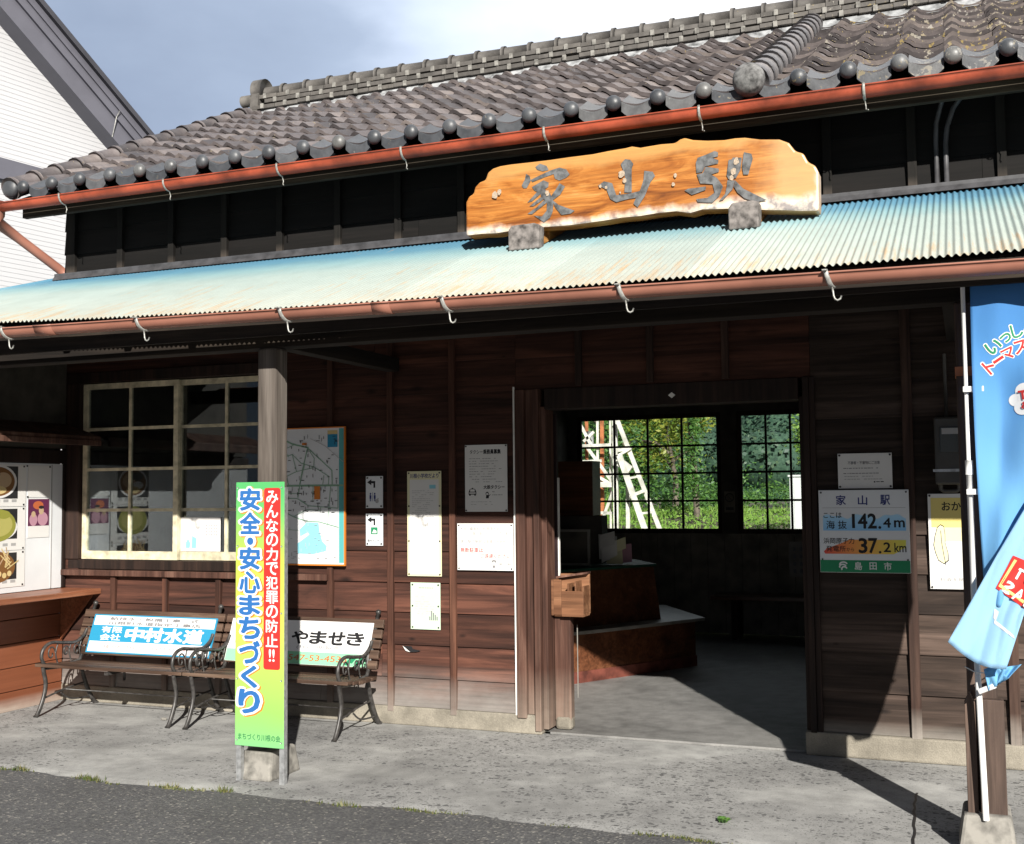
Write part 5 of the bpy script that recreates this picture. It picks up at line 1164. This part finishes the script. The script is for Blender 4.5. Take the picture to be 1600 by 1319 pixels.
c = MB().grid(bf, 48, 90); CL = c.build('cloth', 'cloth', t); so_ = CL.modifiers.new('thickness', 'SOLIDIFY'); so_.thickness = .0012
def onb(x, z, off): 
    v = (z - bz0) / (bz1 - bz0); u = (x - bx0) / ((bx1 - bx0) * (.52 + .48 * min(1, v * 1.7) ** .8))
    for _ in range(5): u = (x - bx0 + .018 * math.sin(v * 2.2) * (1 - u)) / ((bx1 - bx0) * (.52 + .48 * min(1, v * 1.7) ** .8))
    q = bf(u, v); return Vector((x, q.y - off, z))
p = MB()
def glyph(mb, ch, cx, cz, w_, h_, rot, bold, off, mi, mirror=False, fn=onb):
    vs, fs, _ = text_geo(ch, bold); ca, sa = math.cos(R(rot)), math.sin(R(rot)); o_ = []
    for x, y, dz in vs:
        a = ((1 - x if mirror else x) - .5) * w_; b = (y - .5) * h_; o_.append(fn(cx + a * ca - b * sa, cz + a * sa + b * ca, off + dz))
    mb.add(o_, fs, mi)
for ch_, cx, cz, w_, h_, r_, m_ in (('い', 2.816, 2.090, .056, .050, 30, 1), ('っ', 2.863, 2.124, .042, .034, 25, 1), ('し', 2.906, 2.152, .042, .054, 14, 1), ('ょ', 2.955, 2.166, .04, .045, 6, 1), ('に', 3.01, 2.172, .05, .05, 0, 1),
                                    ('ト', 2.797, 2.008, .034, .058, 38, 2), ('ー', 2.832, 2.036, .044, .009, 34, 2), ('マ', 2.872, 2.060, .048, .044, 26, 2), ('ス', 2.920, 2.086, .052, .052, 16, 2)):
    glyph(p, ch_, cx, cz, w_, h_, r_, .085, .0015, 0); glyph(p, ch_, cx, cz, w_, h_, r_, .02, .0030, m_)
def bdisc(cx, cz, r, off, mi): p.grid(lambda a_, r_: onb(cx + math.cos(6.2832 * a_) * r * max(.02, r_), cz + math.sin(6.2832 * a_) * r * max(.02, r_), off), 22, 7, mi)
for k, (cx, cz, r) in enumerate(((2.892, 1.865, .026), (2.925, 1.900, .034), (2.955, 1.865, .055), (2.915, 1.832, .030), (3.01, 1.86, .07), (3.07, 1.90, .05), (3.10, 1.85, .05))): bdisc(cx, cz, r, .002 + .0003 * k, 0)
glyph(p, 'T', 2.918, 1.884, .030, .036, 6, .03, .008, 2); glyph(p, '&', 2.925, 1.842, .026, .028, 0, .02, .008, 2)
p.build('print', ['white_ink', 'green_ink', 'red_ink', 'yellow_ink'], CL)
# the lower end has blown over its own pole: a folded flap seen from its back
def pp(px, py, y): return at(px, py, y)
L1 = [(1632, 745), (1594, 806), (1556, 870), (1517, 940), (1481, 1003)]; L2 = [(1760, 800), (1700, 840), (1640, 900), (1600, 960), (1572, 1046)]
def ff(u, v):
    i = min(3, int(v * 4)); s = v * 4 - i
    a = Vector(L1[i]).lerp(Vector(L1[i + 1]), s); b = Vector(L2[i]).lerp(Vector(L2[i + 1]), s)
    q = a.lerp(b, u); q.y += 12 * math.sin(math.pi * u) * v
    return at(q.x, q.y, -1.72 - .012 * math.sin(u * 7 + v * 2) * (.4 + .6 * v) - .007 * math.sin(v * 6 + u * 3) - .006 * abs(math.sin(u * 6.3 + v * 4.1 + math.sin(v * 3))) - .004 * abs(math.sin(u * 13 - v * 7)) + .02 * (1 - v))
c = MB().grid(ff, 40, 40); FL = c.build('folded_flap', 'cloth_back', t); so_ = FL.modifiers.new('thickness', 'SOLIDIFY'); so_.thickness = .0012
def onq(px, py, off):      # a spot of the flap, given by where it shows
    best = None
    for i in range(41):
        for j in range(41):
            k = min(3, int(j / 40 * 4)); s_ = j / 40 * 4 - k; a = Vector(L1[k]).lerp(Vector(L1[k + 1]), s_); b = Vector(L2[k]).lerp(Vector(L2[k + 1]), s_); q = a.lerp(b, i / 40); q.y += 12 * math.sin(math.pi * i / 40) * j / 40
            d = (q.x - px) ** 2 + (q.y - py) ** 2
            if best is None or d < best[0]: best = (d, i / 40, j / 40)
    y_ = ff(best[1], best[2]).y
    return at(px, py, y_ - off)
p = MB()
def qpatch(c, off, mi, n=5):
    c = [Vector(k) for k in c]
    p.grid(lambda s_, r_: onq(*(c[0].lerp(c[1], s_).lerp(c[3].lerp(c[2], s_), r_)), off), n, n, mi)
qpatch([(1556, 919), (1626, 969), (1660, 900), (1583, 868)], .006, 0, 7)
qpatch([(1560, 916), (1624, 961), (1626, 957), (1563, 912)], .008, 1); qpatch([(1560, 916), (1564, 916), (1589, 876), (1585, 874)], .008, 1)
def gq(ch_, cx, cy, w_, h_, rot):
    vs, fs, _ = text_geo(ch_, .03); ca, sa = math.cos(R(rot)), math.sin(R(rot)); c0_ = onq(cx, cy, .0)
    p.add([at(cx + (.5 - x) * w_ * ca + (y - .5) * h_ * sa, cy + (.5 - x) * w_ * sa - (y - .5) * h_ * ca, c0_.y - .010 + dz) for x, y, dz in vs], fs, 2)
for ch_, cx, cy in (('S', 1575, 918), ('A', 1592, 930), ('M', 1610, 942)): gq(ch_, cx, cy, 15, 19, 30)
for ch_, cx, cy in (('T', 1592, 897), ('U', 1610, 908)): gq(ch_, cx, cy, 14, 17, 30)
qpatch([(1552, 966), (1556, 970), (1561, 956), (1554, 951)], .004, 2, 3); qpatch([(1553, 974), (1585, 998), (1584, 993), (1554, 968)], .004, 2, 4)
p.build('print', ['red_ink', 'yellow_ink', 'white_ink'], FL)
kn = MB(); kn.grid(lambda u, v: at(1537 + (1553 - 1537) * v + (1572 - 1537 + 8 * v) * u * (.55 + .45 * v), 1046 - 8 * u + (34 - 12 * u) * (1 - abs(2 * v - 1)) , -1.66 + .02 * math.sin(u * 11) * v), 14, 8); so_ = kn.build('gathered_corner', 'cloth', t).modifiers.new('thickness', 'SOLIDIFY'); so_.thickness = .0012

# ------------------------------------------------------------------ doorway furniture and waiting room
t = thing('leaflet_box', 'brown wooden leaflet box with divided pockets fixed in the doorway', 'box', (.32, .12, .7))
b = MB(); b.box(.232, .248, .05, .22, .73, .955); b.box(.2482, .445, .18, .20, .735, .985); b.box(.30, .445, .05, .062, .725, .885); b.box(.2482, .2995, .05, .062, .735, .955); b.box(.2482, .445, .0625, .1795, .725, .745); b.box(.433, .445, .0625, .1795, .7455, .915); b.box(.335, .345, .0625, .1795, .7455, .93); b.box(.385, .395, .0625, .1795, .7455, .945)
b.build('box', 'box_wood', t, .002)
b = MB(); b.prism([(.232, .14, .956), (.445, .14, .988), (.445, .21, .988), (.232, .21, .956)], (0, 0, .012)); b.build('top_board', 'frame', t)
t = thing('gate_post', 'short brown wooden post with whitened foot inside the doorway under the leaflet box', 'post', (.28, .22, 0))
b = MB(); b.box(.232, .340, .10, .17, .07, .722); b.build('shaft', 'frame', t, .006)
b = MB(); b.box(.234, .343, .095, .178, .012, .10); b.build('foot', 'plinth', t, .02)
b = MB(); b.box(.350, .355, .20, .205, .20, .66); b.build('edge_strip', 'laminate', t)
t = thing('sliding_door', 'dark plum door edge with a pale strip standing in the left doorway', 'door', (.24, .25, 0))
xa_ = at(871, 820, .22).x
b = MB(); b.box(xa_ - .10, xa_, .22, .255, .03, 2.02); b.build('leaf', 'plum', t, .003)
b = MB(); b.box(xa_ + .0005, xa_ + .007, .225, .250, .95, 1.60); b.build('pale_strip', 'lath', t)
# ticket counter with a lower step running diagonally
t = thing('ticket_counter', 'glossy red-brown ticket counter with low bench ledge inside the waiting room', 'counter', (-.1, 2.6, 0))
low = [(-1.395, 1.55), (-.24, 1.72), (-.147, 1.866), (.488, 2.972), (-.08, 4.0), (-1.395, 4.0)]
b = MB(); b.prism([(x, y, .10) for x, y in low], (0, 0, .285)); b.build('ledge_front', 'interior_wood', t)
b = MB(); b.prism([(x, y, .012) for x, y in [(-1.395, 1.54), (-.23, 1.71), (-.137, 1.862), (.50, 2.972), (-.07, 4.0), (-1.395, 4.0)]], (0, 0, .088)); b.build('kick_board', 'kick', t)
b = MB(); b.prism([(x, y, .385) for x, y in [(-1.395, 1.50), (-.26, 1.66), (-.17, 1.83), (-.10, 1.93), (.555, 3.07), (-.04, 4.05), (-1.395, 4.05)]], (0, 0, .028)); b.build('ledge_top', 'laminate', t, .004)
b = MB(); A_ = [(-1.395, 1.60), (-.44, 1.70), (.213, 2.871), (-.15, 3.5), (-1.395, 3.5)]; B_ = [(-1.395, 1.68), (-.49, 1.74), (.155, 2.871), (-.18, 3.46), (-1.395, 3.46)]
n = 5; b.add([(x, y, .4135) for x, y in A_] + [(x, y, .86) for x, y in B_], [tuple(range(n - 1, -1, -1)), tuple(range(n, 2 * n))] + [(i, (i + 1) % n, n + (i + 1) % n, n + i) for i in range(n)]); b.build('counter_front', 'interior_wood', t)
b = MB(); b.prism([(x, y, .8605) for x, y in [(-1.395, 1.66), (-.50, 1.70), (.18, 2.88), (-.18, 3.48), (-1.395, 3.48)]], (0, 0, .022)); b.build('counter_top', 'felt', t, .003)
t = thing('ticket_cabinet', 'tall dark brown cabinet standing on the ticket counter', 'cabinet', (-.40, 2.7, .88))
xa_, xb_ = at(870, 760, 2.75).x, at(926, 760, 2.75).x
b = MB(); b.box(xa_, xb_, 2.75, 2.98, 1.30, 1.78); b.build('upper_case', 'interior_wood', t, .004)
b = MB(); b.box(xa_, xb_ + .06, 2.80, 2.98, .8825, 1.299); b.build('lower_case', 'interior_wall', t, .004)
t = thing('framed_picture', 'dark picture in a pale frame leaning on the ticket counter', 'picture', (-.36, 2.3, .89))
b = MB(); fx0, fx1, fy = at(871, 830, 2.45).x, at(921, 830, 2.45).x, 2.45
b.box(fx0, fx0 + .02, fy, fy + .02, .885, 1.19); b.box(fx1 - .02, fx1, fy, fy + .02, .885, 1.19); b.box(fx0 + .02, fx1 - .02, fy, fy + .02, .885, .905); b.box(fx0 + .02, fx1 - .02, fy, fy + .02, 1.17, 1.19); b.build('frame', 'laminate', t)
b = MB(); b.box(fx0 + .02, fx1 - .02, fy + .008, fy + .018, .905, 1.17); b.build('picture', 'interior_wall', t)
t = thing('leaflets', 'loose stack of fanned leaflets at the end of the ticket counter', 'leaflets', (-.02, 2.9, .885))
for i, (x, y, z, a, b_) in enumerate(((-.26, 2.64, .93, .2, .22), (-.20, 2.66, .89, -.25, .20), (-.15, 2.70, .885, .35, .16), (-.24, 2.60, 1.02, -.3, .12), (-.17, 2.62, .97, .15, .10), (-.22, 2.58, .90, -.1, .13))):
    b = MB(); u = Vector((math.cos(a), math.sin(a), .12 * (i - 1))).normalized(); v = Vector((-.1, .25, .96)).normalized(); o_ = Vector((x, y, z)); b.prism([o_, o_ + u * .16, o_ + u * .16 + v * b_, o_ + v * b_], (0, .002, 0)); b.build('leaflet', ['paper', 'paper_cream', 'rose_ink', 'paper', 'paper_cream', 'paper'][i], t)
t = thing('waiting_bench', 'long dark bench against the back wall of the waiting room', 'bench', (1.3, 4.9, 0))
b = MB(); b.box(.25, 2.5, 4.72, 5.12, .41, .45); b.build('seat', 'interior_wood', t, .004)
for x in (.45, 1.35, 2.3): b = MB(); b.box(x, x + .06, 4.78, 5.08, .012, .41); b.build('leg', 'frame_dark', t)
t = thing('timetable', 'dim white timetable sheet below the back windows', 'notice', (1.15, 5.17, .6))
b = MB(); b.box(.98, 1.42, 5.170, 5.175, .62, .98); b.build('sheet', 'laminate', t)
b = MB()
for i in range(6):
    for j in range(4): b.box(1.02 + .065 * i, 1.05 + .065 * i, 5.1685, 5.1695, .66 + .075 * j, .70 + .075 * j)
b.build('print', 'grey_ink', t)
t = thing('no_smoking_sign', 'small round pictogram sticker on the pillar between the back windows', 'sign', (.385, 5.15, 1.4))
b = MB(); b.box(.33, .44, 5.155, 5.159, 1.28, 1.50); b.build('plate', 'interior_pale', t)
b = MB(); b.tube([(.385 + .042 * math.cos(a), 5.153, 1.435 + .042 * math.sin(a)) for a in [i * .349 for i in range(18)]], .005, 6, closed=True); b.beam((.355, 5.152, 1.465), (.415, 5.152, 1.405), .006, .004); b.box(.345, .425, 5.152, 5.1545, 1.305, 1.335); b.build('symbol', 'pin', t)

# ------------------------------------------------------------------ beyond the back windows
def leafcloud(mb, c, rad, n, size, rnd, shell=.55, clump=14, flat=1.0):
    c = Vector(c); cl = []
    for _ in range(clump):
        d = Vector((rnd.gauss(0, 1), rnd.gauss(0, 1), rnd.gauss(0, 1))).normalized(); k = rnd.uniform(shell, 1) ; cl.append((Vector((d.x * rad[0], d.y * rad[1], d.z * rad[2])) * k, rnd.uniform(.25, .5)))
    for _ in range(n):
        o, r = rnd.choice(cl); p = c + o + Vector((rnd.gauss(0, rad[0] * r * .6), rnd.gauss(0, rad[1] * r * .6), rnd.gauss(0, rad[2] * r * .6)))
        a = Vector((rnd.gauss(0, 1), rnd.gauss(0, 1), rnd.gauss(0, .6))).normalized(); b = a.cross(Vector((rnd.gauss(0, 1), rnd.gauss(0, 1), rnd.gauss(0, 1)))).normalized(); s = size * rnd.uniform(.6, 1.3)
        mb.add([p - a * s, p + b * s * .45, p + a * s, p - b * s * .45], [(0, 1, 2, 3)])
rnd = random.Random(11)
em = MB(); em.grid(lambda u, v: Vector((-40 + 70 * u, 11 + 60 * v, -.05 + 1.05 * min(1, v * 9) + .25 * math.sin(u * 21 + v * 9) * v)), 50, 40); tag_struct(em.build('embankment', 'earth'))
gs = MB()
for _ in range(30000):
    x = rnd.uniform(-15, 1); y = rnd.uniform(12.2, 19.5); v = (y - 11) / 60; hump = .10 + .10 * math.sin(x * 2.1 + y) * math.sin(y * 1.7)
    z0 = -.05 + 1.05 * min(1, v * 9) + rnd.random() ** .6 * hump; p_ = Vector((x, y, z0))
    if rnd.random() < .16:
        t_ = Vector((rnd.gauss(0, .3), rnd.gauss(0, .3), 1)) * rnd.uniform(.06, .16); d = Vector((.012, 0, 0)); gs.add([p_ - d, p_ + d, p_ + t_], [(0, 1, 2)])
    else:
        a = Vector((rnd.gauss(0, 1), rnd.gauss(0, 1), rnd.gauss(0, .5))).normalized(); b = a.cross(Vector((rnd.gauss(0, .6), rnd.gauss(0, .6) - .4, 1))).normalized(); s_ = rnd.uniform(.025, .055)
        gs.add([p_ - a * s_, p_ + b * s_ * .6, p_ + a * s_, p_ - b * s_ * .6], [(0, 1, 2, 3)])
tag(gs.build('bank_grass', 'leaf_grass'), kind='stuff')
th = MB()
for i in range(46):
    x = rnd.uniform(-17, 1.5); y = rnd.uniform(18, 25); h = rnd.uniform(.25, .62); leafcloud(th, (x, y, 1.0 + h * .8), (rnd.uniform(.7, 1.4), .7, h), 520, .055, rnd)
tag(th.build('shrub_thicket', 'leaf'), kind='stuff')
rd = MB()   # tall reeds in the middle
for _ in range(700):
    b = Vector((rnd.gauss(-6.3, 0.8), rnd.uniform(16, 18), .8)); h = rnd.uniform(.4, 1.0); l = Vector((rnd.gauss(0, .25), rnd.gauss(0, .2), 1)) * h; w_ = Vector((.018, 0, 0)); rd.add([b - w_, b + w_, b + l], [(0, 1, 2)])
tag(rd.build('reeds', 'leaf_grass'), kind='stuff')
def tree(name, label, base, crown, rad, n, size, mat, trunk_r, seed, hgt):
    r_ = random.Random(seed); t = thing(name, label, 'tree', base); b = Vector(base); c = Vector(crown)
    k = MB(); k.tube([b, b.lerp(c, .4) + Vector((.1, 0, 0)), c], [trunk_r, trunk_r * .7, trunk_r * .25], 10)
    for _ in range(7):
        s = b.lerp(c, r_.uniform(.45, .9)); d = Vector((r_.uniform(-1, 1) * rad[0], r_.uniform(-1, 1) * rad[1], r_.uniform(.1, .8) * rad[2])) * .8; k.tube([s, s + d * .5 + Vector((0, 0, .1)), s + d], [trunk_r * .4, trunk_r * .25, .02], 6)
    k.build('trunk', 'bark', t); m_ = MB(); leafcloud(m_, crown, rad, n, size, r_, .35, 26); m_.build('crown', mat, t)
q = at(1040, 690, 19.0); tree('yellow_tree', 'tree with yellowing leaves seen through the back window', (q.x + .2, 19, .9), (q.x, 19, q.z + .45), (1.0, .9, .95), 3800, .062, 'leaf_yellow', .09, 21, 3)
q = at(985, 700, 26.0); tree('green_tree', 'dark green tree behind the white steel ladder', (q.x, 26, .9), (q.x, 26, 3.0), (1.7, 1.4, 1.5), 5200, .085, 'leaf', .14, 22, 4)
q = at(1262, 672, 24.0); tree('roadside_tree', 'bright green tree at the right edge of the back windows', (q.x + .3, 24, .9), (q.x + .3, 24, 2.9), (.75, .7, .8), 2200, .06, 'leaf_grass', .12, 23, 3)
q = at(1080, 690, 17.0)
t = thing('ivy_stump', 'grey broken trunk wrapped in ivy beyond the back windows', 'tree stump', (q.x, 17, .9))
k = MB(); k.tube([(q.x + .1, 17, .9), (q.x + .06, 17, 1.9), (q.x, 17, 2.6), (q.x - .05, 17, 3.05)], [.07, .07, .055, .025], 12); k.build('trunk', 'bark', t)
k = MB(); leafcloud(k, (q.x + .10, 16.85, 2.75), (.24, .2, .65), 700, .042, rnd, .3, 18); leafcloud(k, (q.x - .02, 16.85, 1.75), (.30, .2, .55), 700, .045, rnd, .3, 16); k.build('ivy', 'leaf', t)
# far wooded hillside
def hz(x, y): 
    k = max(0, (y - 62) / 130); return .8 + 62 * k ** .9 * (.8 + .25 * math.sin(x * .035 + 1) + .1 * math.sin(x * .11))
hl = MB(); hl.grid(lambda u, v: Vector((-190 + 240 * u, 62 + 150 * v, hz(-190 + 240 * u, 62 + 150 * v))), 60, 40); tag_struct(hl.build('hillside', 'leaf_far'))
fo = MB()
for _ in range(1300):
    v = rnd.random() ** 1.6; y = 64 + 110 * v; x = rnd.uniform(-62, 2) - 12 * v; h = rnd.uniform(1.2, 2.6); z = hz(x, y) + h * .5
    fo.ball((x, y, z), h * .74, 1, 9, 6, (1, 1, rnd.uniform(.8, 1.1)))
    for _k in range(110):
        d = Vector((rnd.gauss(0, 1), rnd.gauss(0, 1) - .6, rnd.gauss(0, 1) + .3)).normalized() * h * rnd.uniform(.72, 1.02); a = Vector((rnd.gauss(0, 1), rnd.gauss(0, 1), rnd.gauss(0, .6))).normalized(); b = a.cross(d.normalized()).normalized(); s = rnd.uniform(.10, .22); p_ = Vector((x, y, z)) + d
        fo.add([p_ - a * s, p_ + b * s * .7, p_ + a * s, p_ - b * s * .7], [(0, 1, 2, 3)])
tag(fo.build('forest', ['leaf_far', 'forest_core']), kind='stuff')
q = at(1212, 668, 95.0); hz0 = hz(q.x, 95)
t = thing('hill_house', 'tiny pale house among trees high on the far hillside', 'house', (q.x, 95, q.z - 1.5))
k = MB(); k.box(q.x - 1.1, q.x + 1.1, 95, 97, q.z - 4.0, q.z + .15); k.build('wall', 'siding_w', t); k = MB(); k.prism([(q.x - 1.3, 94.8, q.z + .15), (q.x + 1.3, 94.8, q.z + .15), (q.x, 94.8, q.z + .7)], (0, 2.4, 0)); k.build('roof', 'barge', t)
k = MB(); k.box(q.x - .6, q.x - .2, 94.96, 94.995, q.z - .6, q.z - .15); k.build('window', 'meter_glass', t)
a, b = at(1233, 745, 13.5), at(1256, 803, 13.5)
t = thing('white_cabinet', 'plain white equipment cabinet standing in grass behind the station', 'cabinet', (a.x, 13.5, .3))
k = MB(); k.box(a.x, a.x + .75, 13.5, 14.1, .3, a.z); k.build('case', 'white', t, .01); k = MB(); k.box(a.x - .02, a.x + .77, 13.47, 14.13, a.z, a.z + .03); k.build('lid', 'white', t)
k = MB(); k.box(a.x + .08, a.x + .67, 13.492, 13.499, .5, a.z - .1); k.build('door', 'white', t, .002)
# steel tower and ladder, cream and rust
t = thing('signal_tower', 'cream and rusty steel lattice tower with sloping ladder behind the station', 'tower', tuple(at(960, 900, 14.0)[:2]) + (.4,))
def seg(pa, pb, w_, mat, name, y0=14.0, y1=None):
    a = at(*pa, y0); b = at(*pb, y1 or y0); d = b - a
    k = MB(); k.beam(a, b, w_, w_ * .6, (0, 1, 0)); k.build(name, mat, t)
CR, RU = 'tower_white', 'rust'
for x, m_, w_ in ((905, CR, .05), (916, RU, .06), (940, RU, .07), (933, CR, .045), (953, CR, .04)): seg((x, 560), (x + 2, 905), w_, m_, 'upright', 14.0 + (x % 3) * .25)
seg((960, 600), (964, 905), .09, CR, 'upright', 13.8); seg((964, 655), (1032, 830), .075, CR, 'ladder_rail', 13.6); seg((968, 712), (1012, 840), .10, CR, 'ladder_rail', 13.5); seg((981, 760), (982, 905), .07, CR, 'upright', 13.7); seg((1032, 830), (1050, 880), .075, CR, 'ladder_rail', 13.6); seg((1012, 840), (1028, 885), .10, CR, 'ladder_rail', 13.5)
seg((964, 704), (983, 700), .07, CR, 'rung', 13.55); seg((966, 712), (986, 700), .05, CR, 'rung', 13.52); seg((968, 722), (985, 735), .15, CR, 'ladder_plate', 13.57); seg((984, 776), (1008, 766), .06, CR, 'rung', 13.5); seg((978, 748), (996, 745), .04, CR, 'rung', 13.5); seg((998, 803), (1020, 800), .04, CR, 'rung', 13.5)
for a, b, m_ in (((900, 697), (960, 695), CR), ((900, 758), (958, 757), CR), ((918, 700), (956, 752), CR), ((925, 740), (958, 758), CR), ((936, 826), (958, 768), CR), ((905, 660), (925, 698), CR), ((928, 675), (912, 690), CR), ((900, 722), (940, 720), CR), ((900, 800), (958, 802), CR)): seg(a, b, .055 if b[1] != 757 else .10, m_, 'brace', 13.9)
k = MB(); c_ = at(922, 686, 14.2); k.tube([c_ - UZ * .15, c_ + UZ * .15], .07, 12); k.build('insulator', 'soft_ink', t)

COL.objects.unlink(_txt); bpy.data.objects.remove(_txt)
